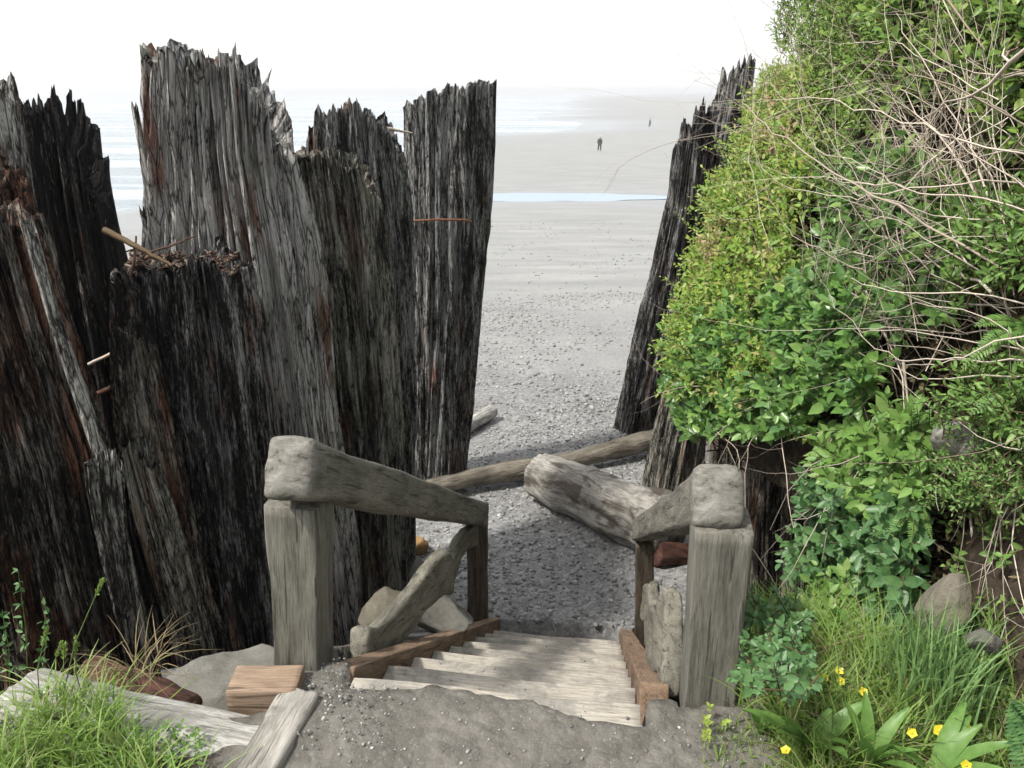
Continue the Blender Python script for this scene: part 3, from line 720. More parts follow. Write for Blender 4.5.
rk('mossy rock beside the end of the orange beam', 196, 714, (.08, .06, .05), M['rock_moss'], 7)
rk('shadowed rock at the foot of the tallest piling', 262, 668, (.16, .14, .12), M['rock_grey'], 8)
rk('rounded tan boulder behind the right handrail post', 798, 596, (.22, .18, .20), M['rock_warm'], 9)
rock('pale grey stone showing in the bank under the fern', at(975, 442, 2.2), (.12, .09, .09), M['rock_pale'], 10)
rock('striped tan stone low in the bank above the grass', at(945, 604, 1.85), (.075, .07, .11), M['rock_warm'], 11)
rk('small stone on the slope below the red wood chunk', 150, 706, (.1, .08, .06), M['rock_grey'], 12)
rock('small grey stone at the foot of the bank by the root', at(985, 640, 1.68), (.045, .04, .035), M['rock_grey'], 13)

# pebbles
IV0, IF0 = ico(1)
def pebbles(name, P, S, seed, mat):
    rg = np.random.default_rng(seed); n = len(P)
    sh = rg.uniform(.6, 1.2, (n, 1, 3)) * np.array([1, 1, .6])
    a = rg.uniform(0, 6.28, n); ca, sa = np.cos(a), np.sin(a)
    V = IV0[None] * sh * S[:, None, None] * (1 + .18 * rg.normal(size=(n, len(IV0), 1)) * .6)
    x = V[..., 0] * ca[:, None] - V[..., 1] * sa[:, None]; y = V[..., 0] * sa[:, None] + V[..., 1] * ca[:, None]
    V = np.stack([x, y, V[..., 2]], -1) + P[:, None]
    m = MB(); m.add(V, (IF0[None] + (np.arange(n) * len(IV0))[:, None, None]).reshape(-1, 3))
    o = m.build(name, mat); tag(o, kind='stuff'); return o
rg = np.random.default_rng(77)
def scatter(n, x0, x1, y0, y1, pw=1.0):
    x = rg.uniform(x0, x1, n); y = y0 + (y1 - y0) * rg.uniform(0, 1, n) ** pw; return x, y
x, y = scatter(16000, -1.6, 3.0, 4.2, 9.5); S = .007 + .018 * rg.uniform(0, 1, len(x)) ** 3
x2, y2 = scatter(9000, -1.2, 3.2, 9.0, 17, 1.3); S2 = .010 + .026 * rg.uniform(0, 1, len(x2)) ** 3
x3, y3 = scatter(2600, -2, 6, 14, 34, 1.4); S3 = .015 + .035 * rg.uniform(0, 1, len(x3)) ** 3
x = np.concatenate([x, x2, x3]); y = np.concatenate([y, y2, y3]); S = np.concatenate([S, S2, S3])
ok = fbm(np.stack([x, y, 0 * x], -1), (.7, .9, 1), 3) + .5 * rg.uniform(-1, 1, len(x)) > -.1 - .5 * (y < 9) + .012 * np.maximum(0, y - 12); x, y, S = x[ok], y[ok], S[ok]
P = np.stack([x, y, terrain(x, y) + S * .25], -1); fr_ = y > 12 + rg.uniform(-3, 3, len(y))
pebbles('beach_gravel', P[~fr_], S[~fr_], 5, M['pebble']); pebbles('scattered_beach_pebbles', P[fr_], S[fr_] * .8, 5, M['pebble_pale'])
x, y = scatter(900, -.55, .75, 1.2, 2.0); S = .002 + .006 * rg.uniform(0, 1, 900) ** 4
q = (x - SO[0]) * SR[0] + (y - SO[1]) * SR[1]; t = (x - SO[0]) * SF[0] + (y - SO[1]) * SF[1]
ok = (t < -.02) | (q < -.5) ; x, y, S = x[ok], y[ok], S[ok]
pebbles('path_gravel', np.stack([x, y, terrain(x, y) + S * .3], -1), S, 6, M['pebble'])
x, y = scatter(260, -.62, -.33, 1.6, 1.95); S = .002 + .0045 * rg.uniform(0, 1, 260) ** 2
pebbles('path_edge_gravel', np.stack([x, y, terrain(x, y) + S * .4 + .01], -1), S, 7, M['pebble'])
n_ = 900; ti = rng.integers(0, NST, n_); tt = ti * RUN / NST - .13 + rng.uniform(-.13, .14, n_); qq = rng.uniform(-.40, .40, n_)
S = .0015 + .005 * rg.uniform(0, 1, n_) ** 4
pebbles('grit_on_steps', np.stack([SO[0] + SF[0] * tt + SR[0] * qq, SO[1] + SF[1] * tt + SR[1] * qq, -ti * DROP / NST - .009 + S * .4], -1), S, 8, M['pebble'])
# dirt spilling over the top step (a thin lobed sheet on the path)

# ------------------------------------------------------------------ the overgrown bank on the right
VR = [-160, -60, 0, 100, 200, 300, 400, 450, 520, 600, 700, 800]
VS = [845, 824, 800, 768, 718, 688, 674, 705, 812, 850, 950, 985]      # left edge of the growth, px
VY0 = [6.2, 6.0, 5.8, 5.9, 5.8, 5.5, 5.2, 4.6, 3.2, 2.8, 2.0, 1.6]     # distance at the left edge
VYM = [3.5, 3.3, 3.2, 3.1, 3.0, 2.9, 2.75, 2.7, 2.5, 2.3, 1.8, 1.5]    # distance at px 900
VY1 = [2.3, 2.2, 2.15, 2.1, 2.05, 2.0, 1.95, 1.85, 1.75, 1.65, 1.45, 1.3]   # distance at px 1060
def vegY(px, py):
    px = np.asarray(px, float); py = np.asarray(py, float)
    s = np.interp(py, VR, VS); a_ = np.interp(py, VR, VY0); m_ = np.interp(py, VR, VYM); e_ = np.interp(py, VR, VY1)
    mid = np.maximum(900, s + 60)
    t = np.clip((px - s) / (mid - s), 0, 1); t2 = np.clip((px - mid) / (1060 - mid), 0, 1.6)
    tt = t ** .75
    return np.where(px < mid, a_ + (m_ - a_) * tt, m_ + (e_ - m_) * t2)
def in_poly(px, py, poly):
    c = np.zeros(px.shape, bool); j = len(poly) - 1
    for i in range(len(poly)):
        xi, yi = poly[i]; xj, yj = poly[j]
        c ^= ((yi > py) != (yj > py)) & (px < (xj - xi) * (py - yi) / (yj - yi + 1e-9) + xi); j = i
    return c
def region(rng, poly, n, dmin=-.1, dmax=.3, clump=0.0, seed=0, fr=.012):
    P = np.array(poly); lo, hi = P.min(0), P.max(0); out = []; tot = 0
    bn = max(n * 2, 48); it = 0
    while tot < n:
        it += 1
        if it > 12: clump = 0
        px = rng.uniform(lo[0], hi[0], bn); py = rng.uniform(lo[1], hi[1], bn)
        ok = in_poly(px, py, poly)
        if clump: ok &= vnoise(np.stack([px, py, 0 * px], -1), (fr, fr, 1), seed) > clump
        out.append(np.stack([px[ok], py[ok]], -1)); tot += ok.sum()
    q = np.concatenate(out)[:n]
    Yv = vegY(q[:, 0], q[:, 1]) + rng.uniform(dmin, dmax, n)
    return at_np(q[:, 0], q[:, 1], Yv), q

# soil core of the bank, set back behind the leaves
rows = np.linspace(-160, 800, 70); us = np.linspace(0, 1, 60)
V = np.zeros((len(us) + 2, len(rows), 3))
for j, py in enumerate(rows):
    s = np.interp(py, VR, VS) + 22
    px = s + (1180 - s) * us; Yv = vegY(px, np.full_like(px, py)) + .30 + .10 * vnoise(np.stack([px, py + 0 * px, 0 * px], -1), (.02, .02, 1), 5)
    V[2:, j] = at_np(px, np.full_like(px, py), Yv)
    V[1, j] = at_np(np.array([s + 10.]), np.array([float(py)]), np.array([Yv[0] + .5]))[0]
    V[0, j] = at_np(np.array([s + 60.]), np.array([float(py)]), np.array([Yv[0] + 2.4]))[0]
V += .05 * np.stack([fbm(V, (5, 5, 5), 51), fbm(V, (5, 5, 5), 52), fbm(V, (5, 5, 5), 53)], -1)
m = MB(); m.add(V, grid_faces(len(us) + 2, len(rows)))
k = NT('root_bound_soil')
k.color(k.ramp(k.noise(k.coord('Object'), 16, 7, .7), [(.3, (.014, .011, .007)), (.52, (.045, .034, .022)), (.75, (.12, .09, .06))])); k.rough(1); k.bump(k.noise(k.coord('Object'), 30, 5), .03)
tag(m.build('bank', k.m), kind='structure')

L = {}
L['huck'] = leaf_mat('huckleberry_leaf', [(.16, .34, .05), (.30, .48, .07), (.42, .56, .10), (.50, .54, .13), (.22, .42, .07), (.56, .46, .20), (.32, .52, .09), (.20, .38, .06)], .42)
L['pink'] = leaf_mat('pink_new_leaf', [(.62, .30, .28), (.40, .50, .12), (.56, .44, .22), (.72, .42, .42), (.34, .48, .10), (.46, .54, .14)], .35)
L['salal'] = leaf_mat('salal_leaf', [(.06, .16, .04), (.12, .27, .06), (.19, .37, .08), (.09, .22, .08), (.30, .48, .11)], .34, .32)
L['mid'] = leaf_mat('broad_leaf', [(.08, .18, .04), (.17, .31, .06), (.26, .42, .08), (.37, .50, .12)], .38)
L['bright'] = leaf_mat('bright_leaf', [(.15, .31, .06), (.22, .40, .09), (.13, .27, .06), (.30, .45, .13)], .35)
L['deep'] = leaf_mat('deep_green_leaf', [(.05, .14, .05), (.08, .20, .07), (.12, .25, .09)], .25)
L['grass'] = leaf_mat('grass_blade', [(.18, .32, .05), (.26, .42, .08), (.34, .48, .12), (.15, .27, .06), (.46, .44, .22)], .42, .5)
L['dune'] = leaf_mat('blue_green_grass', [(.13, .26, .09), (.20, .35, .13), (.26, .42, .14)], .3, .5)
L['yellow'] = leaf_mat('yellow_petal', [(.80, .62, .02), (.85, .72, .05)], .2, .4)
L['lime'] = leaf_mat('lime_leaf', [(.38, .50, .08), (.46, .56, .12)], .4)
L['fern'] = leaf_mat('fern_leaf', [(.10, .23, .05), (.15, .30, .07), (.20, .36, .09)], .3)
L['dead'] = leaf_mat('dead_leaf', [(.10, .06, .035), (.20, .13, .08), (.28, .20, .13)], .1, .8)

def bush(name, label, polys, n, leafn, slen, Ll, Lw, mat, seed, dmin=-.12, dmax=.32, clump=-.35, group='bushes on the bank', spread=1.0, up=(-.35, -.55, .75), cat='bush', fr=.012):
    rng = np.random.default_rng(seed); lf, stm = MB(), MB()
    tot = sum(abs(_area(p)) for p in polys)
    first = None
    for p in polys:
        nn = max(8, int(n * abs(_area(p)) / tot))
        O, q = region(rng, p, nn, dmin, dmax, clump, seed, fr)
        d = unit(np.array(up) + rng.normal(size=(nn, 3)) * .5)
        shoots(lf, rng, O, d, leafn, rng.uniform(.6, 1.2, nn) * slen, Ll, Lw, spread, stm)
        if first is None: first = O.mean(0)
    # woody stems running back into the bank
    for i in range(60):
        O1, q = region(rng, polys[0], 1, 0, .2); e = O1[0]; 
        b_ = e + np.array([.35, .35, -.35]) * rng.uniform(.6, 1.3) + rng.normal(size=3) * .1
        mid_ = (e + b_) / 2 + rng.normal(size=3) * .05
        tube(stm, [b_, mid_, e], [.007, .005, .003], 4)
    root = thing(name, label, cat, tuple(first), group)
    keep(lf.build('foliage', mat), root); keep(stm.build('stems', M['stem']), root)
    return root
def _area(p):
    return .5 * sum(p[i][0] * p[(i + 1) % len(p)][1] - p[(i + 1) % len(p)][0] * p[i][1] for i in range(len(p)))

bush('huckleberry_bush', 'yellow green small leaved bush overhanging the leaning black piling', [[(712, 185), (790, 180), (800, 300), (760, 400), (672, 395), (668, 340), (690, 270)]], 1900, 7, .13, .056, .030, L['huck'], 201, -.34, .35, -.45, fr=.03)
bush('huckleberry_bush', 'yellow green bush with pink tips high on the bank edge', [[(762, 80), (815, 60), (820, 200), (790, 225), (712, 225), (738, 150)]], 1500, 7, .13, .050, .027, L['huck'], 202, -.34, .45, -.5, fr=.03)
bush('huckleberry_bush', 'pink flushed young growth at the top corner of the bank', [[(768, 85), (795, 90), (795, 150), (755, 205), (728, 210), (742, 165)], [(715, 215), (750, 215), (740, 260), (700, 265)]], 330, 7, .09, .045, .024, L['pink'], 203, -.32, -.1)
bush('evergreen_bush', 'loose light green bush with thin twigs on the skyline of the bank', [[(790, -60), (900, -90), (890, 60), (840, 200), (775, 200), (770, 80)]], 1900, 8, .14, .040, .018, L['mid'], 204, -.15, .4)
bush('huckleberry_bush', 'straggly long shoots sticking out past the edge of the bank growth', [[(708, 200), (730, 200), (708, 300), (694, 380), (672, 400), (672, 330)], [(752, 110), (782, 80), (800, 40), (810, 60), (772, 130), (730, 200), (716, 200)]], 90, 12, .26, .042, .022, L['huck'], 215, -.5, .1, -.9, up=(-.55, -.2, .7))
bush('salal_bush', 'glossy dark green broad leaved bush above the right handrail', [[(672, 330), (740, 300), (800, 280), (860, 300), (870, 400), (800, 435), (690, 440), (664, 390)]], 900, 7, .14, .082, .050, L['salal'], 205, -.35, .25, -.5, fr=.025)
bush('salal_bush', 'dark broad leaved bush in the middle of the bank under bare branches', [[(790, 170), (900, 160), (960, 240), (940, 330), (860, 330), (770, 300)]], 700, 7, .14, .072, .044, L['salal'], 206, -.1, .35, fr=.025)
bush('tangled_bush', 'green leafy tangle at the top right behind bare branches', [[(850, -90), (1120, -90), (1120, 240), (960, 260), (900, 180), (850, 60)]], 1300, 7, .14, .056, .034, L['mid'], 207, .0, .38, -.2, fr=.022)
bush('tangled_bush', 'yellow green leaves scattered low in the bare branches', [[(880, 200), (1000, 210), (960, 380), (880, 390), (850, 300)]], 190, 6, .12, .055, .034, L['bright'], 208, -.1, .2, -.1)
bush('salmonberry_bush', 'light green leafy plant spilling down the middle of the bank', [[(815, 420), (880, 405), (930, 430), (925, 500), (870, 510), (820, 480)]], 230, 6, .11, .072, .040, L['bright'], 209, -.28, .05, -.9, up=(-.4, -.6, .5))
bush('salmonberry_bush', 'deep green cascading leafy plant at the foot of the bank', [[(805, 480), (905, 480), (915, 560), (900, 640), (850, 650), (800, 560)]], 420, 6, .11, .068, .040, L['deep'], 210, -.3, .1, -.9, up=(-.45, -.65, .2))
bush('salmonberry_bush', 'low leafy plant behind the right handrail post', [[(815, 590), (860, 575), (865, 640), (810, 660), (775, 640)]], 120, 6, .10, .062, .036, L['bright'], 211, -.5, -.1, -.9)
bush('vetch_plant', 'feathery light green vetch trailing over the ledge at right', [[(890, 430), (1060, 400), (1060, 500), (960, 510), (890, 500)]], 420, 12, .12, .024, .010, L['fern'], 212, -.22, .05, -.6, up=(-.5, -.5, .35))
bush('vetch_plant', 'wisps of fine leaved vetch hanging in front of the pale stone', [[(930, 395), (1010, 395), (1000, 425), (940, 430)], [(920, 455), (1010, 460), (1000, 490), (930, 490)]], 60, 12, .12, .024, .010, L['fern'], 216, -.35, -.2, -.9, up=(-.5, -.5, .1))
bush('leafy_plant', 'bright green plant hanging in from the right edge', [[(955, 240), (1090, 180), (1090, 430), (1000, 440), (960, 400)]], 460, 8, .13, .046, .017, L['bright'], 213, -.3, .0, -.3)
bush('dark_plant', 'dark leaved little plant beside the right handrail post', [[(744, 600), (800, 600), (815, 690), (745, 690)]], 150, 6, .06, .032, .02, L['deep'], 214, -.9, -.5, -.9)
# lime sprigs
for i, (px, py, yc, lab) in enumerate([(748, 428, 4.0, 'lime green sprig hanging over the dark hollow, the left one'), (806, 425, 3.4, 'lime green sprig at the right of the dark hollow')]):
    rng = np.random.default_rng(300 + i); lf, sm = MB(), MB(); c_ = np.array(at(px, py, yc))
    shoots(lf, rng, c_[None] + rng.normal(size=(3, 3)) * .02, unit(rng.normal(size=(3, 3)) * .4 + [-.3, -.6, .3]), 4, .05, .075, .05, 1, sm)
    r_ = thing('sprig', lab, 'plant', tuple(c_), 'lime sprigs'); keep(lf.build('foliage', L['lime']), r_); keep(sm.build('stem', M['gstem']), r_)

# bare branches
def branchy(name, label, specs, seed, nsub=5, mat=None, group='bare shrubs', cat='bare shrub', off=(-.35, -.05)):
    rng = np.random.default_rng(seed); b_ = MB(); f = None
    def go(p, q, r, depth):
        nonlocal f
        ln = np.linalg.norm(q - p); m_ = max(4, int(ln / .10)); t = np.linspace(0, 1, m_)[:, None]
        w = np.cumsum(rng.normal(size=(m_, 3)) * min(ln, .8) * .013, 0); w -= w[-1] * t
        sag = rng.normal(size=3) * ln * .06
        pts = p + (q - p) * t + w + sag * np.sin(np.pi * t)
        tube(b_, pts, .75 * r * (1 - .75 * t[:, 0]), 5 if r > .004 else 3)
        if f is None: f = pts[0]
        if depth > 0:
            for _ in range(nsub if depth > 1 else max(2, nsub - 2)):
                i = rng.integers(m_ // 5, m_ - 1); d = unit(q - p + rng.normal(size=3) * ln * .75)
                go(pts[i], pts[i] + d * ln * rng.uniform(.2, .5), max(.0011, r * (1 - .7 * i / m_) * .55), depth - 1)
    for (x0, y0, x1, y1, r, dep) in specs:
        o0, o1 = rng.uniform(*off), rng.uniform(*off)
        p = at_np(np.array([x0]), np.array([y0]), vegY([x0], [y0]) + o0)[0]; q = at_np(np.array([x1]), np.array([y1]), vegY([x1], [y1]) + o1)[0]
        go(p, q, r, dep)
    o = b_.build(name, mat or M['twig'], loc=tuple(f)); return tag(o, label, cat, group)
rng = np.random.default_rng(9)
main = [(1010, 250, 905, 90, .007, 2), (1000, 300, 780, 165, .006, 2), (1005, 260, 850, 200, .005, 2), (1000, 280, 830, 250, .004, 2), (995, 250, 870, 130, .005, 2), (1000, 240, 960, 60, .005, 2), (990, 350, 890, 345, .005, 1), (1000, 270, 790, 60, .005, 2), (1005, 255, 870, 20, .005, 2), (1010, 330, 800, 330, .004, 1), (1000, 300, 760, 215, .004, 2)]
branchy('bare_shrub', 'bare grey shrub whose branches fan out leftwards from the right edge', main, 401, 5)
fan = [(1080, 110 + i * 13, 770 + rng.uniform(-10, 130), 0 + i * 16 + rng.uniform(-30, 30), .0038, 1) for i in range(24)]
branchy('bare_shrub', 'thin pale bare branches crossing the upper right of the bank', fan, 402, 6, off=(-.40, -.10))
fan = [(1010 - i * 16, 160 + rng.uniform(-20, 160), 840 - i * 6 + rng.uniform(-40, 40), -60 + i * 10, .004, 1) for i in range(16)]
branchy('bare_shrub', 'bare branches rising to the skyline at the top of the bank', fan, 403, 6, off=(-.40, -.12))
branchy('bare_shrub', 'forked whitish branch reaching in at the top right corner', [(1075, 10, 935, 112, .009, 1), (1060, 0, 1090, 60, .006, 0), (960, 92, 945, 200, .004, 1), (1000, 60, 800, 85, .005, 1), (920, -30, 985, 50, .008, 1), (1090, 70, 1000, 80, .006, 1)], 404, 3, off=(-.5, -.35))
branchy('bare_shrub', 'twisting bare stems hanging down the middle of the bank', [(790, 190, 870, 300, .006, 1), (870, 300, 905, 420, .007, 1), (820, 300, 850, 420, .005, 1), (840, 320, 900, 440, .005, 1), (905, 360, 925, 470, .007, 1), (800, 215, 835, 330, .004, 1), (860, 400, 880, 500, .005, 1)], 405, 3)
branchy('bare_shrub', 'wispy twigs poking out over the sea at the skyline of the bank', [(790, 60, 735, 0, .003, 1), (800, 40, 720, -10, .003, 1), (775, 90, 700, 62, .0025, 1), (765, 140, 668, 100, .0028, 1), (760, 110, 700, 118, .002, 1), (800, 30, 760, -30, .003, 1), (790, 20, 745, -20, .003, 1)], 416, 2, off=(-.1, .3))
branchy('bare_shrub', 'dry twigs dangling over the dark hollow under the bush', [(700, 420, 720, 520, .004, 1), (730, 430, 700, 505, .003, 1), (780, 425, 800, 560, .004, 1), (830, 440, 790, 500, .004, 1), (845, 450, 770, 530, .0035, 1), (820, 430, 760, 455, .003, 1), (840, 470, 815, 570, .004, 1), (760, 430, 745, 540, .003, 1), (790, 400, 640, 404, .004, 1), (785, 405, 655, 440, .003, 1), (820, 390, 700, 470, .004, 1), (870, 455, 790, 520, .004, 1), (862, 450, 800, 540, .0035, 1), (855, 450, 778, 590, .004, 1), (860, 455, 820, 600, .004, 1), (850, 480, 760, 560, .003, 1), (860, 460, 775, 475, .003, 1)], 407, 3)
roots = [(965 + i * 8, 470 + rng.uniform(-20, 30), 950 + i * 10 + rng.uniform(-20, 20), 620 + rng.uniform(-30, 60), .004, 1) for i in range(10)]
branchy('roots', 'tangle of pale dead roots hanging from the bank at lower right', roots + [(970, 500, 965, 720, .006, 0), (1010, 620, 965, 640, .005, 0), (940, 430, 1040, 470, .005, 1)], 408, 4, group=None, cat='roots', off=(-.2, .05))
fill = [(rng.uniform(800, 1060), rng.uniform(60, 400), rng.uniform(800, 1010), rng.uniform(-60, 330), .003, 1) for i in range(130)]
branchy('bare_shrub', 'dead twigs threaded all through the leaves of the bank', fill, 409, 5, off=(-.25, .05))

# litter, crumbs and small growth on the bare lower bank
rng = np.random.default_rng(710); m_ = MB()
O, q = region(rng, [(915, 500), (1060, 470), (1060, 790), (975, 790), (950, 660)], 2600, -.02, .32)
leaves(m_, O, rng.normal(size=(2600, 3)), rng.normal(size=(2600, 3)) + [-.6, -.8, .6], rng.uniform(.012, .035, 2600), rng.uniform(.008, .02, 2600))
O, q = region(rng, [(815, 260), (1060, 240), (1060, 480), (860, 470)], 1500, -.02, .3)
leaves(m_, O, rng.normal(size=(1500, 3)), rng.normal(size=(1500, 3)) + [-.6, -.8, .6], rng.uniform(.015, .04, 1500), rng.uniform(.008, .022, 1500))
tag(m_.build('dead_leaves', L['dead']), kind='stuff')
bush('creeping_plant', 'small green creeper scattered over the bare soil at lower right', [[(930, 500), (1060, 480), (1060, 780), (1000, 780), (960, 640)]], 150, 5, .07, .032, .022, L['bright'], 711, -.1, .15, -.2)
m_ = MB(); n_ = 420; px_ = rng.uniform(128, 236, n_); yy = rng.uniform(3.34, 3.66, n_); ZD = at(180, 257, 3.45).z
xx = (px_ - 512) / FPX * (yy * CP + (CAMZ - ZD) * SP); O = np.stack([xx, yy, ZD - .035 + .03 * vnoise(np.stack([xx, yy, 0 * xx], -1), (14, 14, 1), 3) + rng.uniform(0, .02, n_)], -1)
for i in range(n_):
    sc = np.array([rng.uniform(.006, .03), rng.uniform(.004, .010), rng.uniform(.003, .007)]); a_ = rng.uniform(0, 3.14); tl = rng.normal() * .5
    v_ = IV0 * sc * (1 + .25 * rng.normal(size=(len(IV0), 1))); v_ = v_ @ np.array([[math.cos(a_), math.sin(a_), 0], [-math.sin(a_), math.cos(a_), 0], [0, 0, 1]])
    v_[:, 2] += v_[:, 0] * tl
    m_.add(v_ + O[i], IF0)
tag(m_.build('wood_debris', M['crumb']), kind='stuff')
# ferns
def frond_mb(mb, st, base, d, length, rng, npin=22, wid=.30):
    d = unit(np.array(d, float)); t = np.linspace(0, 1, 14)
    droop = np.array([0, 0, -1.]) * length * .45
    pts = np.array(base) + d * length * t[:, None] + droop * (t ** 2)[:, None]
    tube(st, pts, .0035 * (1 - .8 * t) + .0006, 4)
    k = np.repeat(np.linspace(.12, .99, npin), 2); s = np.tile([1, -1], npin)
    O = np.stack([np.interp(k, t, pts[:, i]) for i in range(3)], -1)
    T = unit(np.stack([np.interp(k, t, np.gradient(pts[:, i])) for i in range(3)], -1))
    S = unit(np.cross(T, np.array([0, -.5, 1.]))); N = np.cross(S, T)
    ll = length * wid * np.sin(np.pi * (k * .86 + .12)) ** .8 * .5
    leaves(mb, O, S * s[:, None] + T * .45 + rng.normal(size=(2 * npin, 3)) * .05, N, ll, ll * .30 + .002)
def fern(label, c, n, length, seed, face=(-.5, -.6, .5), mat='fern'):
    rng = np.random.default_rng(seed); root = thing('fern', label, 'fern', tuple(c), 'ferns')
    for i in range(n):
        f_, s_ = MB(), MB(); d = np.array(face) + rng.normal(size=3) * .5
        frond_mb(f_, s_, c, d, length * rng.uniform(.7, 1.1), rng)
        keep(f_.build('frond', L[mat]), root); keep(s_.build('stem', M['gstem']), root)
fern('sword fern hanging in at the right edge, halfway up', at(1030, 330, 2.0), 7, .22, 501)
fern('fern frond cluster right of the pale stone', at(1045, 400, 1.95), 6, .20, 502)
fern('small fern over the ledge in the middle of the bank', at(915, 500, 2.22), 5, .15, 503, (-.7, -.4, -.1))
fern('dark fern in the bottom right corner', at(1010, 700, 1.42), 6, .2, 504, (-.1, -.6, -.1), 'deep')

# ------------------------------------------------------------------ grass and flowers
rng = np.random.default_rng(600)
def grass_patch(name, poly, n, H, w, mat, seed, lean=(.2, .9), z=0.0, zoff=0.0):
    rng = np.random.default_rng(seed)
    P = np.array(poly); lo, hi = P.min(0), P.max(0)
    x = rng.uniform(lo[0], hi[0], n * 3); y = rng.uniform(lo[1], hi[1], n * 3); ok = in_poly(x, y, poly)
    x, y = x[ok][:n], y[ok][:n]
    O = np.stack([x, y, terrain(x, y) + zoff], -1); m_ = MB()
    h = rng.uniform(*H, len(x)) * (.75 + .5 * (vnoise(O, (5, 5, 1), seed) > 0))
    blades(m_, rng, O, h, w * rng.uniform(.6, 1.3, len(x)), rng.uniform(*lean, len(x)))
    return tag(m_.build(name, mat), kind='stuff')
# left foreground
grass_patch('grass', [(-2.4, 1.0), (-.72, 1.0), (-.66, 1.35), (-1.0, 1.62), (-1.25, 1.98), (-2.6, 2.1)], 15000, (.06, .17), .0055, L['grass'], 601)
grass_patch('grass_at_bank_foot', [(.62, 1.0), (1.3, 1.0), (1.32, 2.15), (.95, 2.5), (.78, 2.3), (.70, 1.75)], 9000, (.05, .22), .005, L['grass'], 602)
grass_patch('ground_moss', [(.42, 1.2), (.62, 1.2), (.72, 1.75), (.5, 1.66)], 500, (.01, .035), .004, L['grass'], 603)
grass_patch('dry_grass', [(-2.2, 1.0), (-.8, 1.0), (-.85, 1.5), (-1.2, 1.9), (-2.4, 2.1)], 900, (.05, .16), .004, L['dead'], 604, (.5, 1.3))
grass_patch('dry_grass_at_bank_foot', [(.62, 1.0), (1.3, 1.0), (1.32, 2.15), (.95, 2.5), (.70, 1.75)], 1300, (.05, .22), .004, L['dead'], 605, (.5, 1.3))
# low ground cover leaves in the left grass
rng = np.random.default_rng(610); m_ = MB()
x = rng.uniform(-1.5, -.62, 1100); y = rng.uniform(1.15, 1.85, 1100); ok = (x < -.66 - (y - 1.2) * .35) & (y < 1.66 - .0 * x); x, y = x[ok], y[ok]
O = np.stack([x, y, terrain(x, y) + .02], -1); shoots(m_, rng, O, unit(rng.normal(size=(len(x), 3)) * .5 + [0, 0, 1]), 5, .035, .022, .012, 1.0)
x = rng.uniform(.72, 1.3, 700); y = rng.uniform(1.3, 2.2, 700); O = np.stack([x, y, terrain(x, y) + .03], -1); shoots(m_, rng, O, unit(rng.normal(size=(700, 3)) * .5 + [0, 0, 1]), 5, .05, .034, .02, 1.0)
tag(m_.build('ground_cover', L['bright']), kind='stuff')
# dune grass clump
def clump(name, label, c, n, H, w, mat, seed, sp=.08, lean=(.1, .5), group='grass tufts'):
    rng = np.random.default_rng(seed); O = np.array(c)[None] + np.concatenate([rng.normal(size=(n, 2)) * sp, np.zeros((n, 1))], 1)
    m_ = MB(); blades(m_, rng, O, rng.uniform(*H, n), w * rng.uniform(.7, 1.2, n), rng.uniform(*lean, n), 6)
    o = m_.build(name, mat, loc=tuple(c)); return tag(o, label, 'grass', group)
clump('grass_tuft', 'tall blue green grass tuft under the striped stone', tuple(at(935, 700, 1.68)), 260, (.16, .32), .006, L['dune'], 620, .07)
clump('grass_tuft', 'arching grass tuft below the cascading leafy plant', tuple(at(850, 670, 1.95)), 170, (.14, .30), .006, L['grass'], 621, .08, (.3, .9))
clump('grass_tuft', 'thin grass tuft beside the right handrail post', tuple(at(775, 720, 1.74)), 110, (.12, .26), .005, L['grass'], 622, .06, (.2, .8))
clump('grass_tuft', 'dry pale grass tuft by the white log at left', tuple(at(140, 680, 2.0)), 40, (.12, .22), .005, L['dead'], 623, .03, (.9, 1.5))
# broad strap leaved plants
def plantain(label, c, n, Ln, seed, wid=.05):
    rng = np.random.default_rng(seed); root = thing('plantain', label, 'plant', tuple(c), 'strap leaved plants')
    for i in range(n):
        m_ = MB(); a = rng.uniform(0, 6.28); nn = 9; t = np.linspace(0, 1, nn); ln = Ln * rng.uniform(.7, 1.1); le = rng.uniform(.35, .9)
        D = np.array([math.cos(a), math.sin(a) * .8 - .15, 0]); S = np.array([-math.sin(a), math.cos(a), 0])
        c0 = np.array(c) + D * (le * ln * t ** 1.5)[:, None] + np.array([0, 0, 1]) * (ln * (t - .45 * le * t ** 2.3))[:, None]
        wv = wid * .8 * np.sin(np.pi * np.clip(t * .9 + .08, 0, 1)) ** .8 * .5
        V = np.stack([c0 - S * wv[:, None] + [0, 0, .006], c0, c0 + S * wv[:, None] + [0, 0, .006]], 0); m_.add(V, grid_faces(3, nn))
        keep(m_.build('leaf', L['bright']), root)
plantain('broad strap leaved plant at the bottom edge, left of the buttercups', tuple(at(812, 765, 1.52)), 8, .24, 630, .055)
plantain('strap leaved plant at the bottom edge below the grass tuft', tuple(at(865, 775, 1.48)), 8, .25, 631, .042)
plantain('strap leaved plant under the lowest buttercups at right', tuple(at(930, 785, 1.42)), 7, .22, 632, .045)
plantain('small flat leaved plant beside the right post foot', tuple(at(760, 735, 1.66)), 6, .09, 633, .035)
